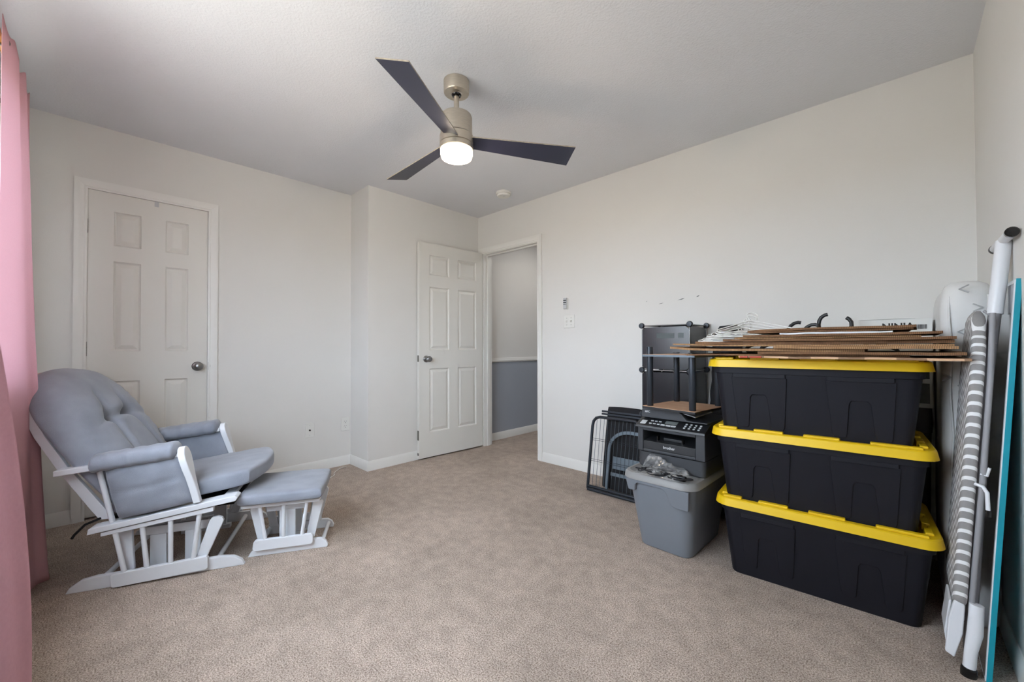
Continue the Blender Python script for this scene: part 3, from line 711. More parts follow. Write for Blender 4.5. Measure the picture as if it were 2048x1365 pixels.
# ================================================================== black totes with yellow lids
def tote(z, loc, rz, label):
    R = thing('storage_tote', label, 'storage bin', (loc[0], loc[1], z), (0, 0, rz), 'black totes with yellow lids')
    m = MB(); lp = []
    for (zz, w, d, r) in ((0, .628, .395, .03), (.004, .636, .403, .035), (.29, .696, .462, .045), (.292, .712, .478, .05), (.318, .714, .480, .05)):
        lp.append([(a, b, zz) for a, b in rrect(w, d, r)])
    loft(m, lp); m.obj('body', 'bin_k', R, smooth=35)
    # raised ribs on the long faces: legs of an upside-down U
    for sx in (-1, 1):
        for fy in (-1, 1):
            mm = MB(); cx_ = sx * .17
            o_ = [(-.105, .275), (-.085, .06), (-.078, .048), (-.045, .048), (-.040, .056), (-.032, .185), (-.024, .198), (.024, .198), (.032, .185), (.046, .056), (.052, .048), (.088, .048), (.094, .058), (.105, .275)]
            def fr(a, b, d, fy=fy, cx_=cx_): 
                yy = (.403 + (.462 - .403) * (b - .004) / .286) / 2 + d
                return ((cx_ + a), fy * yy, b)
            mm.prism(o_, fr, -.002, .0055); mm.obj('raised_rib', 'bin_k', R, bevel=.002)
            MB().box(cx_ - .10, cx_ + .10, fy * .231 - .006, fy * .231 + .006, .272, .292).obj('grip', 'bin_k', R, bevel=.003)
    m = MB(); lp = []
    for (zz, w, d, r) in ((.322, .748, .512, .065), (.320, .760, .524, .07), (.351, .747, .512, .065), (.355, .738, .503, .062), (.355, .690, .455, .05), (.319, .684, .449, .05)):
        lp.append([(a, b, zz) for a, b in rrect(w, d, r)])
    loft(m, lp); lid = m.obj('lid', 'bin_y', R, smooth=35)
    for fy in (-1, 1):
        for x0, x1 in ((-.34, -.265), (-.20, -.09), (-.02, .10), (.19, .335)):
            MB().box(x0, x1, fy * .228 - .012, fy * .228 + .012, .335, .3635).obj('lid_ridge', 'bin_y', lid, bevel=.004)
    for fx in (-1, 1):
        for y0_, y1_ in ((-.20, -.14), (-.09, -.02), (.03, .10), (.15, .2)):
            MB().box(fx * .340 - .012, fx * .340 + .012, y0_, y1_, .335, .3635).obj('lid_ridge', 'bin_y', lid, bevel=.004)
    return R
tote(0, (-.283, 2.315), math.radians(4.3), 'bottom black tote with yellow lid standing on the carpet')
tote(.3193, (-.293, 2.30), math.radians(3.8), 'middle black tote with yellow lid in the stack of three')
tote(.6386, (-.302, 2.285), math.radians(4.2), 'top black tote with yellow lid under the flattened cardboard')

# ================================================================== grey tote
gt = thing('grey_tote', 'grey plastic tote with grey lid under the printer', 'storage bin', (-.885, 2.26, 0), (0, 0, math.radians(-1.5)))
m = MB(); lp = []
for (zz, w, d, r) in ((0, .255, .415, .04), (.006, .27, .43, .05), (.365, .350, .565, .065)):
    lp.append([(a, b, zz) for a, b in rrect(w, d, r)])
loft(m, lp); m.obj('body', 'bin_g', gt, smooth=35)
# the recessed grip on the end: a proud skirt with a lower right shoulder
mm = MB()
o_ = [(-.155, .30), (-.118, .30), (-.112, .335), (-.10, .345), (.03, .345), (.05, .33), (.065, .29), (.075, .270), (.09, .262), (.155, .262), (.165, .36), (-.165, .36)]
mm.prism(o_, lambda a, b, d: (a, -(.215 + (b - .006) * .188 + d), b), -.01, .016); mm.obj('grip_skirt', 'bin_g', gt, bevel=.004)
m = MB(); lp = []
for (zz, w, d, r) in ((.366, .376, .600, .07), (.364, .388, .612, .075), (.386, .384, .606, .075), (.396, .368, .590, .07), (.398, .34, .56, .06), (.394, .33, .55, .055)):
    lp.append([(a, b, zz) for a, b in rrect(w, d, r)])
loft(m, lp); m.obj('lid', 'lid_g', gt, smooth=40)

# ================================================================== printer
pr = thing('printer', 'black multifunction laser printer on the grey tote', 'printer', (-.876, 2.10, .3985), (0, 0, math.radians(-1.5)))
WP = .178
m = MB(); loft(m, [[(a, .185 + b, zz) for a, b in rrect(2 * WP + e, .37 + e, .025)] for zz, e in ((0, -.012), (.006, 0), (.080, 0))]); m.obj('paper_tray', 'plastic_k2', pr, smooth=35)
m = MB()   # body shell around the output bay
m.box(-WP, -.148, 0, .37, .083, .215).box(.132, WP, 0, .37, .083, .215).box(-.148, .132, 0, .37, .083, .098).box(-.148, .132, .0, .37, .196, .215).box(-.148, .132, .20, .37, .098, .196)
m.obj('body', 'plastic_k2', pr, bevel=.004)
MB().hexa([(-.147, .004, .098), (.131, .004, .098), (.131, .19, .098), (-.147, .19, .098), (-.147, .006, .140), (.131, .006, .140), (.131, .19, .160), (-.147, .19, .160)]).obj('front_flap', 'plastic_k', pr, bevel=.002)
for x in (-.08, .055): MB().box(x - .004, x + .004, .03, .05, .142, .168).obj('paper_guide', 'gloss_k', pr)
MB().box(-.055, .045, .05, .09, .145, .160).obj('paper_stop', 'plastic_k', pr, bevel=.003)
# sloped control panel
m = MB(); m.hexa([(-WP - .006, -.018, .214), (WP + .006, -.018, .214), (WP + .006, .37, .214), (-WP - .006, .37, .214), (-WP - .006, -.014, .224), (WP + .006, -.014, .224), (WP + .006, .37, .268), (-WP - .006, .37, .268)])
m.v[4] = (-WP - .006, -.014, .226); m.v[5] = (WP + .006, -.014, .226)
m.v[6] = (WP + .006, .07, .262); m.v[7] = (-WP - .006, .07, .262)
m.add([(-WP - .006, .07, .214), (WP + .006, .07, .214), (WP + .006, .37, .214), (-WP - .006, .37, .214), (-WP - .006, .07, .262), (WP + .006, .07, .262), (WP + .006, .37, .262), (-WP - .006, .37, .262)], [(4, 5, 6, 7), (1, 2, 6, 5), (2, 3, 7, 6), (3, 0, 4, 7)])
cpn = m.obj('control_panel', 'plastic_k', pr, bevel=.002)
sl = math.atan2(.036, .084)
def cp(x, t, h): return (x, -.014 + t * math.cos(sl) - h * math.sin(sl), .226 + t * math.sin(sl) + h * math.cos(sl))
def cbox(x0, x1, t0, t1, h, name, mt):
    m = MB().hexa([cp(x0, t0, 0), cp(x1, t0, 0), cp(x1, t1, 0), cp(x0, t1, 0), cp(x0, t0, h), cp(x1, t0, h), cp(x1, t1, h), cp(x0, t1, h)]); return m.obj(name, mt, cpn)
cbox(-.165, -.135, .014, .050, .001, 'label_sticker', 'greyprint')
cbox(-.035, .03, .040, .066, .002, 'display', 'greypic')
for i in range(3): cbox(-.05 + i * .028, -.026 + i * .028, .018, .028, .003, 'soft_key', 'greyprint')
for i in range(4):
    for j in range(3): cbox(.070 + i * .024, .079 + i * .024, .018 + j * .018, .026 + j * .018, .003, 'key', 'greyprint')
for i in range(3):
    for j in range(2): cbox(-.115 + i * .022, -.101 + i * .022, .022 + j * .026, .028 + j * .026, .003, 'key', 'greyprint')
# document feeder
m = MB().prism([(-.172, .262), (-.172, .300), (-.158, .316), (.02, .316), (.05, .300), (.075, .270), (WP, .268), (WP, .262)], lambda a, b, d: (a, d, b), .035, .36)
m.obj('document_feeder', 'plastic_k2', pr, bevel=.004)
MB().hexa([(.03, .06, .302), (.11, .06, .285), (.11, .3, .285), (.03, .3, .302), (.03, .06, .306), (.11, .06, .289), (.11, .3, .289), (.03, .3, .306)]).obj('feeder_flap', 'greyprint', pr)
text_obj('brother', .020, .0006, 'greyprint', pr, axes_mat((1, 0, 0), (0, 0, 1), (0, -1, 0), (-.005, .0035, .119)), bold=.0004)
text_obj('MFC', .015, .0006, 'greyprint', pr, axes_mat((1, 0, 0), (0, 0, 1), (0, -1, 0), (-.138, .034, .294)), bold=.0004)

# ================================================================== clear plastic bag with cables
bagt = thing('plastic_bag', 'crumpled clear plastic bag of black cables on the grey lid', 'bag', (-.86, 2.02, .399))
m = MB()
def bagf(u, v):
    x = -.15 + .28 * u; y = -.07 + .135 * v
    ridge = max(0, .085 * (1 - u * .95)) * math.exp(-((v - .78) / .22) ** 2) + .032 * math.sin(PI * min(1, u * 1.0)) * math.exp(-((v - .4) / .33) ** 2)
    e = min(1, 8 * min(u, 1 - u, v, 1.2 - v))
    n1 = noise.noise(Vector((u * 6, v * 5, 2))) * .013 + noise.noise(Vector((u * 15, v * 12, 7))) * .007
    return (x + n1 * .6, y + (1 - u) * .02 * v + n1 * .5, .0025 + max(0, ridge + n1 * 1.4) * max(.03, e) + (.05 * (1 - u) if v > .8 else 0) * (v - .8) * 2)
m.grid(bagf, 46, 30); m.obj('film', 'film', bagt)
for k in range(7):
    pts = []
    ph = random.random() * 6; cx0, cy0 = -.06 + .03 * k - .03, -.03 + .015 * math.sin(k * 2)
    for i in range(26):
        t_ = i / 25 * 2 * PI * 1.5; r_ = .022 + .02 * random.random()
        pts.append((cx0 + r_ * 1.5 * math.cos(t_ + ph), cy0 + r_ * .6 * math.sin(t_ + ph), .006 + .016 * abs(math.sin(t_ * .7 + ph))))
    MB().tube(pts, .0035, 7).obj('cable', 'fab_k', bagt, smooth=60)
MB().box(.065, .11, -.045, -.02, .002, .024).obj('plug', 'gloss_k', bagt, bevel=.004)

# ================================================================== two-tier shelf on the printer
sh = thing('tabletop_shelf', 'small two-tier shelf with wood boards and black posts on the printer', 'shelf', (-.843, 2.215, .7165), (0, 0, math.radians(-8)))
for z, nm in ((.004, 'lower_board'), (.281, 'upper_board')):
    m = MB().box(-.147, .147, -.165, .165, z, z + .011, 0); m.obj(nm, ['metal_gb' if nm == 'upper_board' else 'plastic_k'], sh, bevel=.001)
    MB().box(-.146, .146, -.164, .164, z + .011, z + .0125).obj('wood_top', 'woodshelf', bpy.data.objects[nm])
for x in (-.118, .118):
    for y in (-.135, .135):
        tz = .335 if x < 0 and y < 0 else .2965
        p_ = MB().lathe([(.0155, .0165), (.0165, .018), (.0165, tz - .005), (.0155, tz - .001), (.004, tz)], (x, y, 0), n=22).obj('post', 'metal_k', sh, smooth=40)
        for z in (.272, .298): MB().lathe([(.0175, z), (.0175, z + .004)], (x, y, 0), n=22).obj('collar', 'plastic_k', p_, smooth=40)
        MB().lathe([(.014, 0), (.014, .004)], (x, y, 0), n=16).obj('foot_pad', 'plastic_k', sh)

# ================================================================== cube organiser tower
cb = thing('cube_organizer', 'tall black plastic cube organizer against the wall behind the printer', 'storage cubes', (-1.095, 2.715, 0))
CX, CY, CZ = .155, .148, .2945
for lv in range(4):
    z0, z1 = lv * CZ + .02, (lv + 1) * CZ + .0
    ch_ = .022
    for nm, fn in (('front_panel', lambda a, b, d: (a, -CY + d, b)), ('rear_panel', lambda a, b, d: (a, CY - d, b))):
        o_ = [(-CX + ch_, z0), (CX - ch_, z0), (CX, z0 + ch_), (CX, z1 - ch_), (CX - ch_, z1), (-CX + ch_, z1), (-CX, z1 - ch_), (-CX, z0 + ch_)]
        MB().prism(o_, fn, 0, .003).obj(nm, 'smoke_pl', cb)
    for sx in (-1, 1):
        o_ = [(-CY + ch_, z0), (CY - ch_, z0), (CY, z0 + ch_), (CY, z1 - ch_), (CY - ch_, z1), (-CY + ch_, z1), (-CY, z1 - ch_), (-CY, z0 + ch_)]
        MB().prism(o_, lambda a, b, d: (sx * (CX - d), a, b), .0005, .003).obj('side_panel', 'smoke_pl', cb)
MB().prism([(-CX + .02, -CY), (CX - .02, -CY), (CX, -CY + .02), (CX, CY - .02), (CX - .02, CY), (-CX + .02, CY), (-CX, CY - .02), (-CX, -CY + .02)], lambda a, b, d: (a, b, 4 * CZ + .008 + d), 0, .003).obj('top_panel', 'smoke_pl', cb)
for lv in range(5):
    z = lv * CZ + .012
    for sy in (-1, 1):
        MB().tube([(-CX, sy * CY, z), (CX, sy * CY, z)], .003, 8).obj('wire', 'steel', cb, smooth=60)
    for sx in (-1, 1):
        MB().tube([(sx * CX, -CY, z), (sx * CX, CY, z)], .003, 8).obj('wire', 'steel', cb, smooth=60)
        for sy in (-1, 1):
            k = MB().lathe([(.004, -.012), (.015, -.011), (.019, -.005), (.019, .005), (.015, .011), (.004, .012)], (sx * (CX + .002), sy * (CY + .002), z), 'y', 20)
            k.obj('connector', 'metal_k', cb, smooth=50)
            if lv < 4: MB().tube([(sx * CX, sy * CY, z), (sx * CX, sy * CY, z + CZ)], .003, 8).obj('wire', 'steel', cb, smooth=60)
for (x0, x1) in ((-.055, .06), (.085, .118)): MB().box(x0, x1, -CY - .0012, -CY - .0002, 1.105, 1.137).obj('reflection_patch', 'green', cb, bevel=.0)  # thin dark green patches painting the reflections on the top front panel

# ================================================================== folded wire crate and padded panel leaning behind
cr = thing('wire_crate_panel', 'folded black wire crate with arched bar leaning beside the grey tote', 'wire crate', (-1.475, 2.545, 0), (math.radians(-9), 0, math.radians(1)))
w_, h_ = .197, .535
MB().tube([(-w_, 0, .012), (-w_ + .002, 0, h_ - .07), (-w_ + .008, 0, h_ - .035), (-w_ + .028, 0, h_ - .01), (-w_ + .06, 0, h_), (w_ - .06, 0, h_), (w_ - .02, 0, h_ - .015), (w_, 0, h_ - .07), (w_, 0, .012)], .011, 12).obj('outer_frame', 'metal_k', cr, smooth=60)
MB().tube([(-w_, 0, .030), (w_, 0, .030)], .011, 12).obj('bottom_bar', 'metal_k', cr, smooth=60)
MB().tube([(-w_ + .01, -.018, .012), (w_, -.018, .012)], .010, 12).obj('bottom_bar', 'metal_k', cr, smooth=60)
for i in range(12):
    x = -w_ + .032 + i * .0300
    MB().tube([(x, .008, .03), (x, .008, h_ - .005)], .0016, 6).obj('wire', 'metal_gb', cr, smooth=60)
for z in (.375, .362, .225, .212): MB().tube([(-w_, .006, z), (w_, .006, z)], .0014, 6).obj('wire', 'metal_k', cr, smooth=60)
m = MB(); pts = [(-.055, .03)] + [(-.055, .25)] + [(.095 - .15 * math.cos(a), .32 + .13 * math.sin(a)) for a in [k * PI / 2 / 8 for k in range(9)]] + [(w_ - .01, .45)]
for k in range(len(pts) - 1):
    (xa, za), (xb, zb_) = pts[k], pts[k + 1]; t_ = Vector((xb - xa, zb_ - za)).normalized(); nx, nz = -t_.y * .011, t_.x * .011
    m.hexa([(xa + nx, .016, za + nz), (xa - nx, .016, za - nz), (xb - nx, .016, zb_ - nz), (xb + nx, .016, zb_ + nz), (xa + nx, .024, za + nz), (xa - nx, .024, za - nz), (xb - nx, .024, zb_ - nz), (xb + nx, .024, zb_ + nz)])
m.obj('arched_bar', 'metal_gb', cr)
MB().box(-.02, w_ - .02, .018, .024, .185, .27).obj('cross_plate', 'metal_gb', cr); MB().box(-.03, w_ - .02, .018, .025, .135, .158).obj('cross_plate', 'metal_gb', cr)
pd = thing('padded_panel', 'black padded folding seat standing behind the wire crate', 'padded seat', (-1.435, 2.635, 0), (math.radians(-9.5), 0, 0))
m = MB(); pillow(m, .172, .30, .022, .10, lambda x, y, h: (x, -h, .31 + y), N=24, p=12, q=4); m.obj('pad', 'fab_k', pd, smooth=180)
for z in (.565, .545): MB().box(-.20, .165, -.045, -.030, z - .007, z + .007).obj('side_bar', 'metal_k', pd, bevel=.002)
for x in (-.15, .15): MB().tube([(x, .03, .0), (x, .03, .5)], .010, 10).obj('leg', 'metal_k', pd, smooth=60)

# ================================================================== flattened cardboard boxes
def sheet(i, x0, x1, y0, y1, z, th, mt, rz, label, bend=0, red=False, lift0=0, lift1=0):
    R = None; m = MB(); nx = 24
    cx_, cy_ = (x0 + x1) / 2, (y0 + y1) / 2; w2, d2 = (x1 - x0) / 2, (y1 - y0) / 2
    v = []; f = []
    for k in range(nx + 1):
        u = k / nx; x = -w2 + 2 * w2 * u
        zz = lift0 * max(0, 1 - u / .35) ** 2 + lift1 * max(0, (u - .65) / .35) ** 2 + .002 * noise.noise(Vector((u * 5, i * 3.1, 0)))
        ed = .006 * noise.noise(Vector((u * 7, i * 1.7, 4)))
        v += [(x, -d2 + ed, zz), (x, d2, zz), (x, d2, zz + th), (x, -d2 + ed, zz + th)]
    for k in range(nx):
        a = 4 * k
        for q in range(4): f.append((a + q, a + (q + 1) % 4, a + 4 + (q + 1) % 4, a + 4 + q))
    f += [(3, 2, 1, 0), (4 * nx, 4 * nx + 1, 4 * nx + 2, 4 * nx + 3)]
    m.add(v, f)
    o = m.obj('flattened_box', mt, loc=(cx_, cy_, z), rot=(0, 0, rz)); tag(o, label, 'cardboard', 'flattened cardboard boxes on the totes')
    if red:
        for a, b in ((-w2 + .005, -w2 + .035), (-w2 + .042, -w2 + .085)): MB().box(a, b, -d2 - .0065, -d2 + .003, .001, th - .001).obj('red_print', 'red', o)
    return o
ST = [  # x0, x1, y0, y1, thickness, material, rot deg, lift left, lift right, gap before, label
 (-.50, .165, 1.93, 2.40, .0070, 'card_c', -.5, 0, .000, .000, 'lowest pale flattened box with a red printed mark', True),
 (-.74, .02, 1.975, 2.42, .0060, 'card_b', 1.0, -.004, 0, .0015, 'brown flattened box second from the bottom of the stack', False),
 (-.43, .158, 1.94, 2.38, .0085, 'card_b', -1.2, .0, .001, .0015, 'dark fluted flattened box third from the bottom of the stack', False),
 (-.815, -.10, 1.965, 2.43, .0085, 'card_a', 1.5, .010, 0, .001, 'kraft flattened box reaching furthest left over the small shelf', False),
 (-.38, .135, 1.95, 2.40, .0085, 'card_a', .5, 0, 0, .001, 'light kraft flattened box fifth from the bottom of the stack', False),
 (-.80, .132, 1.97, 2.42, .0060, 'card_a', -.8, .006, 0, .001, 'very wide kraft flattened box in the middle of the stack', False),
 (-.70, .128, 1.98, 2.43, .0100, 'card_b', .6, .003, .002, .0012, 'thick dark flattened box in the middle of the stack', False),
 (-.57, .137, 1.96, 2.40, .0080, 'card_b', -1.0, .001, .002, .0015, 'brown flattened box just below the pale upper boxes', False),
 (-.53, .05, 1.97, 2.38, .0055, 'card_a', .8, 0, 0, .0015, 'kraft flattened box with dark gap beneath it', False),
 (-.49, .105, 1.955, 2.37, .0075, 'card_b', -.6, .001, .003, .0015, 'flattened box jutting right below the white sheet', False),
 (-.36, -.02, 1.97, 2.33, .0055, 'sheet_w', .4, 0, 0, .001, 'thin white sheet sandwiched near the top of the cardboard', False),
 (-.47, .03, 1.965, 2.36, .0065, 'card_b', 1.0, .0, .003, .001, 'brown flattened box second from the top of the stack', False),
 (-.47, .045, 1.955, 2.35, .0075, 'card_b', -1.4, -.006, .001, .0015, 'topmost torn brown flattened box', False)]
z = .6386 + .3640 + .0005
Z0 = z
for i, (x0, x1, ya, yb, th, mt, rz, l0, l1, gap, lab, red) in enumerate(ST):
    th *= 1.12; z += gap; sheet(i, x0, x1, ya, yb, z, th, mt, math.radians(rz), lab, red=red, lift0=l0, lift1=l1); z += th
ZT = z
# ================================================================== hangers, bag and cartons behind the cardboard
def hanger(name, label, cat, group, mt, r, loc, rot, sc=1.0, lean=0):
    R = thing(name, label, cat, loc, rot, group)
    a, b = .20 * sc, .085 * sc
    body = [(-a, 0, 0), (-a * .97, 0, .012), (-.03, 0, b), (0, 0, b + .012), (.03, 0, b), (a * .97, 0, .012), (a, 0, 0), (a * .97, 0, -.008), (0, 0, -.010), (-a * .97, 0, -.008)]
    MB().tube(body, r, 8, closed=True).obj('hanger_body', mt, R, smooth=60)
    if mt == 'plastic_k': hk = [(0, 0, b + .005), (-.001, 0, b + .03), (.003, 0, b + .05), (.012, 0, b + .066), (.026, 0, b + .075), (.038, 0, b + .077)]
    else: hk = [(0, 0, b + .01), (0, 0, b + .045)] + [(.022 - .022 * math.cos(t), 0, b + .055 + .024 * math.sin(t)) for t in [k * PI * 1.25 / 10 for k in range(11)]]
    hk = [(p[0] * math.cos(lean) + (p[2] - b) * math.sin(lean), p[1], b + (p[2] - b) * math.cos(lean) - p[0] * math.sin(lean)) for p in hk]
    MB().tube(hk, r, 8).obj('hook', mt, R, smooth=60)
    return R
zl = 1.0035 + .0635
for k in range(7):
    hanger('wire_hanger', 'white hanger in the pile on the cardboard next to the black bag', 'clothes hanger', 'white hangers piled on the cardboard', 'wire_w', .0028,
           (-.575 + .014 * k, 2.150 + .016 * (k % 3), zl + .014 + .0075 * k), (math.radians(-70 + 3 * k), math.radians(-1), math.radians(12 + 3 * k)), .80)
for k, (x, tilt, rz) in enumerate(((-.420, 10, 8), (-.365, 16, -6), (-.290, -2, -4), (-.185, -14, 170))):
    hanger('plastic_hanger', ('black plastic hanger whose hook bends lowest, leftmost behind the cardboard', 'black plastic hanger with short hook, second from the left behind the cardboard', 'black plastic hanger with the tallest hook behind the cardboard', 'black plastic hanger beside the white carton, only its hook tip showing')[k],
           'clothes hanger', 'black hangers behind the cardboard', 'plastic_k', .0085, (x, 2.462 + .021 * k, 1.034 + (.0, -.002, .018, -.008)[k]), (math.radians(-5), 0, math.radians(rz)), .9, math.radians(tilt * 2))
# black cloth bag
bb = thing('garment_bag', 'slumped black cloth bag standing between the cube organizer and the totes', 'bag', (-.785, 2.738, 0))
m = MB()
def gb(u, v):
    a = 2 * PI * u; e = (1 - .25 * v) * (1 - max(0, (v - .93) / .07) ** 2 * .75)
    n1 = noise.noise(Vector((math.cos(a) * 1.6, math.sin(a) * 1.6, v * 5))) * .03 + noise.noise(Vector((math.cos(a) * 4, math.sin(a) * 4, v * 9))) * .015
    r = 1 if v > 0.001 else 0.0
    z = 1.155 * v + (.03 * math.sin(a * 2 + 1) + .02 * math.cos(a * 3)) * max(0, v - .7) * 2
    return ((.105 * e + n1) * math.cos(a) * r + .03 * max(0, v - .8) * 4 * 0, (.10 * e + n1) * math.sin(a) * r, z)
m.grid(gb, 48, 40, cu=True); n0 = len(m.v); m.add([(0, 0, 1.14)] + m.v[-48:], [(0, 1 + k, 1 + (k + 1) % 48) for k in range(48)])
m.obj('cloth', 'fab_k', bb, smooth=180)
MB().tube([(-.05, -.09, 1.09), (0.0, -.085, 1.16), (.08, -.08, 1.165), (.13, -.10, 1.13), (.16, -.11, 1.12)], .016, 8, taper=[.5, 1, 1.1, .8, .1]).obj('flap', 'fab_k', bb, smooth=180)
# cartons behind the totes
ub = thing('storage_bin', 'dark plastic bin in the gap behind the black totes', 'storage bin', (-.075, 2.735, 0))
m = MB(); loft(m, [[(a, b, zz) for a, b in rrect(w, d, .02)] for zz, w, d in ((0, .32, .24), (.66, .345, .262))]); m.obj('body', 'plastic_k', ub, smooth=35)
m = MB(); loft(m, [[(a, b, zz) for a, b in rrect(w, d, .02)] for zz, w, d in ((.661, .35, .27), (.70, .355, .275), (.772, .35, .27))]); m.obj('lid', 'plastic_k2', ub, smooth=35)
pc = thing('picture_carton', 'carton with a grey picture glimpsed between the top tote and the white mattress', 'box', (-.075, 2.735, .7725))
MB().box(-.178, .178, -.138, .135, 0, .255).obj('carton_body', 'paper', pc, bevel=.002)
MB().box(.125, .168, -.1388, -.138, .02, .11).obj('printed_picture', 'greypic', pc)
MB().box(.06, .168, -.1388, -.138, .13, .235).obj('printed_picture', 'green', pc)
wc = thing('white_carton', 'white carton with black lettering and a barcode behind the cardboard', 'box', (-.02, 2.735, 1.0285))
MB().box(-.125, .125, -.135, .135, 0, .148).obj('carton_body', 'paper', wc, bevel=.001)
MB().box(-.122, .07, -.14, .05, .1485, .1505).obj('lid_flap', 'paper', wc)
text_obj('NINJA', .040, .0004, 'ink', wc, axes_mat((1, 0, 0), (0, 0, 1), (0, -1, 0), (.012, -.1353, .113)), bold=.0012)
m = MB(); x = .070
while x < .108:
    w_ = random.choice((.0008, .0014, .002)); m.box(x, x + w_, -.1358, -.135, .100, .120); x += w_ + random.choice((.0008, .0012))
m.obj('barcode', 'ink', wc)

# ================================================================== white crib mattress
mt_ = thing('crib_mattress', 'white padded crib mattress with grey arrow print standing in the corner', 'mattress', (.188, 2.575, 0))
m = MB()
def mbox(u, v):
    # closed cross-section (x,y) rounded, v up
    pts = rrect(.146, .56, .055, 8); n = len(pts); x = u * n; i = int(x) % n; f = x - int(x)
    a = Vector(pts[i]).lerp(Vector(pts[(i + 1) % n]), f)
    z = 1.305 * v
    e = 1.0
    if v > .90: e = math.sqrt(max(0, 1 - ((v - .90) / .10) ** 2.4)) * .9 + .1
    if v < .03: e = .75 + .25 * (v / .03) ** .5
    n1 = noise.noise(Vector((a.x * 14, a.y * 8, z * 5))) * .010
    return (a.x * (.45 + .55 * e) * (1 + n1 * 3) , a.y * (1 - (1 - e) * .32) + n1, z + (n1 if 0 < v < 1 else 0))
m.grid(mbox, 72, 70, cu=True)
n_ = 72; base_i = len(m.v) - n_
m.add([(0, 0, 1.306)] + m.v[-72:], [(0, 1 + k, 1 + (k + 1) % 72) for k in range(72)])
m.obj('padded_cover', 'white_fab', mt_, smooth=180)
for x in (-.048, .052):
    MB().tube([(x + .003 * math.sin(k), -.2795 + (.0 if k < 24 else .05 * (k - 23) ** 2 / 9), .03 + k * .0485) for k in range(26)], .0035, 8).obj('piping', 'white_fab', mt_, smooth=60)
for (x, z, d) in ((.024, 1.195, 1), (-.018, 1.105, -1), (-.012, 1.268, -1), (.03, 1.02, 1), (-.02, .9, -1), (.0, .72, 1), (-.058, .93, 1), (.02, .5, -1)):
    m = MB(); y = -.2815
    for s in (1, -1):
        q = [(x - d * .015, z + s * .013), (x - d * .012, z + s * .0165), (x + d * .013, z + s * .001), (x + d * .008, z - s * .0008)]
        m.prism(q, lambda a, b, dd: (a, y + dd + .006 * 0, b), -.004, .004)
    m.obj('printed_arrow', 'arrow', mt_)

# ================================================================== ironing board, folded and standing on end
ib = thing('ironing_board', 'folded ironing board with grey and white chevron cover standing on end', 'ironing board', (.118, 1.950, 0), (0, math.radians(3.6), 0))
m = MB()
def prof(z):     # half width along the length
    L0, L1 = .19, 1.17
    t = (z - L0) / (L1 - L0)
    w = .150
    if t < .05: w *= math.sqrt(max(0.02, 1 - ((.05 - t) / .05) ** 2)) * .35 + .65
    if t > .72: w *= math.sqrt(max(0, 1 - ((t - .72) / .285) ** 2.2)) * .8 + .2
    return w
NZ = 60; lp = []
for k in range(NZ + 1):
    z = .19 + .98 * k / NZ; w = prof(z); th = .0165 if 0 < k < NZ else .006
    if k in (1, NZ - 1): th = .014
    lp.append([(a - .002, .155 + b, z + .004 * noise.noise(Vector((a * 20, b * 10, z * 8)))) for a, b in rrect(2 * th, 2 * w, min(th * .9, .012), 4)])
loft(m, lp); m.obj('padded_cover', 'iron', ib, smooth=60)
MB().tube([(.024, .020, .20), (.026, .012, .6), (.026, .014, .95), (.024, .05, 1.16)], .0075, 10).obj('rim_tube', 'leg_g', ib, smooth=60)
MB().tube([(.030, .05, .06), (.027, .06, .5), (.024, .07, .95), (.034, .095, 1.18)], .0145, 14).obj('leg_sleeve', 'leg_g', ib, smooth=60)
MB().tube([(.033, .094, 1.16), (.038, .105, 1.28), (.042, .115, 1.40)], .0185, 14).obj('leg_tube', 'leg_w', ib, smooth=60)
fb = MB().tube([(.042, -.018, 1.402), (.042, .29, 1.402)], .0135, 16).obj('foot_bar', 'leg_w', ib, smooth=50)
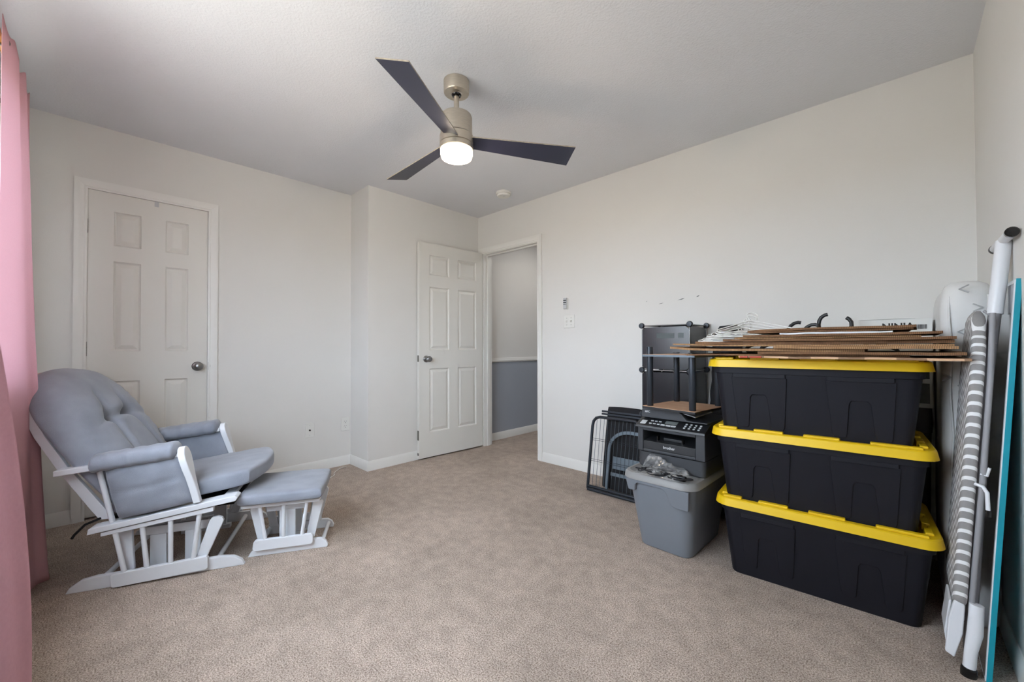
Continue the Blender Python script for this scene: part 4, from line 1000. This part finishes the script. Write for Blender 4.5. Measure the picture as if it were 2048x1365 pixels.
for y in (-.018, .29):
    s = -1 if y < 0 else 1
    MB().lathe([(.0145, 0), (.0155, .004 * s), (.0155, .018 * s), (.012, .022 * s), (.003, .023 * s)], (.042, y - .012 * s, 1.402), 'y', 20).obj('rubber_cap', 'gloss_k', fb, smooth=40)
# blade-shaped lower legs that reach the carpet
MB().prism([(-.026, .045), (-.004, .035), (.010, .12), (.010, .215), (-.014, .225), (-.024, .16)], lambda a, b, d: (a, d, b), .008, .024).obj('leg_blade', 'leg_w', ib, bevel=.004)
MB().prism([(-.030, .10), (-.022, .055), (-.018, .21), (-.024, .21)], lambda a, b, d: (a, d, b), .03, .15).obj('leg_plate', 'leg_w', ib, bevel=.002)
MB().tube([(.034, .010, .23), (.034, .004, .14), (.028, 0, .08), (.027, -.002, .0)], .0165, 14, taper=[1, 1.1, .9, .95]).obj('leg_tube', 'leg_w', ib, smooth=60)
MB().lathe([(.019, .0), (.019, .024), (.0165, .03)], (.027, -.002, .0), 'z', 18).obj('rubber_cap', 'gloss_k', ib, smooth=40)
MB().tube([(.008, -.012, .618), (.024, -.02, .615), (.033, -.024, .60), (.038, -.026, .545)], .0052, 10).obj('release_lever', 'leg_w', ib, smooth=60)
MB().tube([(.0378, -.026, .547), (.0392, -.0265, .527)], .0062, 10).obj('lever_tip', 'gloss_k', ib, smooth=60)
MB().tube([(.020, .01, .648), (.034, .008, .645), (.038, .008, .672)], .004, 8).obj('hook', 'leg_w', ib, smooth=60)
MB().tube([(.010, .10, 1.17), (.028, .08, 1.15), (.036, .06, 1.12), (.026, .05, 1.09), (.034, .045, 1.06)], .004, 8).obj('tie_string', 'leg_g', ib, smooth=60)

# ================================================================== teal-edged mirror
ang_t = math.atan2(.075, 1.257)
tm = thing('leaning_mirror', 'tall mirror with a bright teal edge leaning on the right wall', 'mirror', (.1815, 1.945, 0), (0, ang_t, 0))
MB().box(.0, .0125, 0, .33, 0, 1.259).obj('frame', 'teal', tm, bevel=.001)
MB().box(-.0025, .0, .002, .328, .003, 1.256).obj('white_border', 'leg_w', tm)
MB().box(-.0032, -.0026, .012, .318, .012, 1.245).obj('glass', 'mirror', tm)
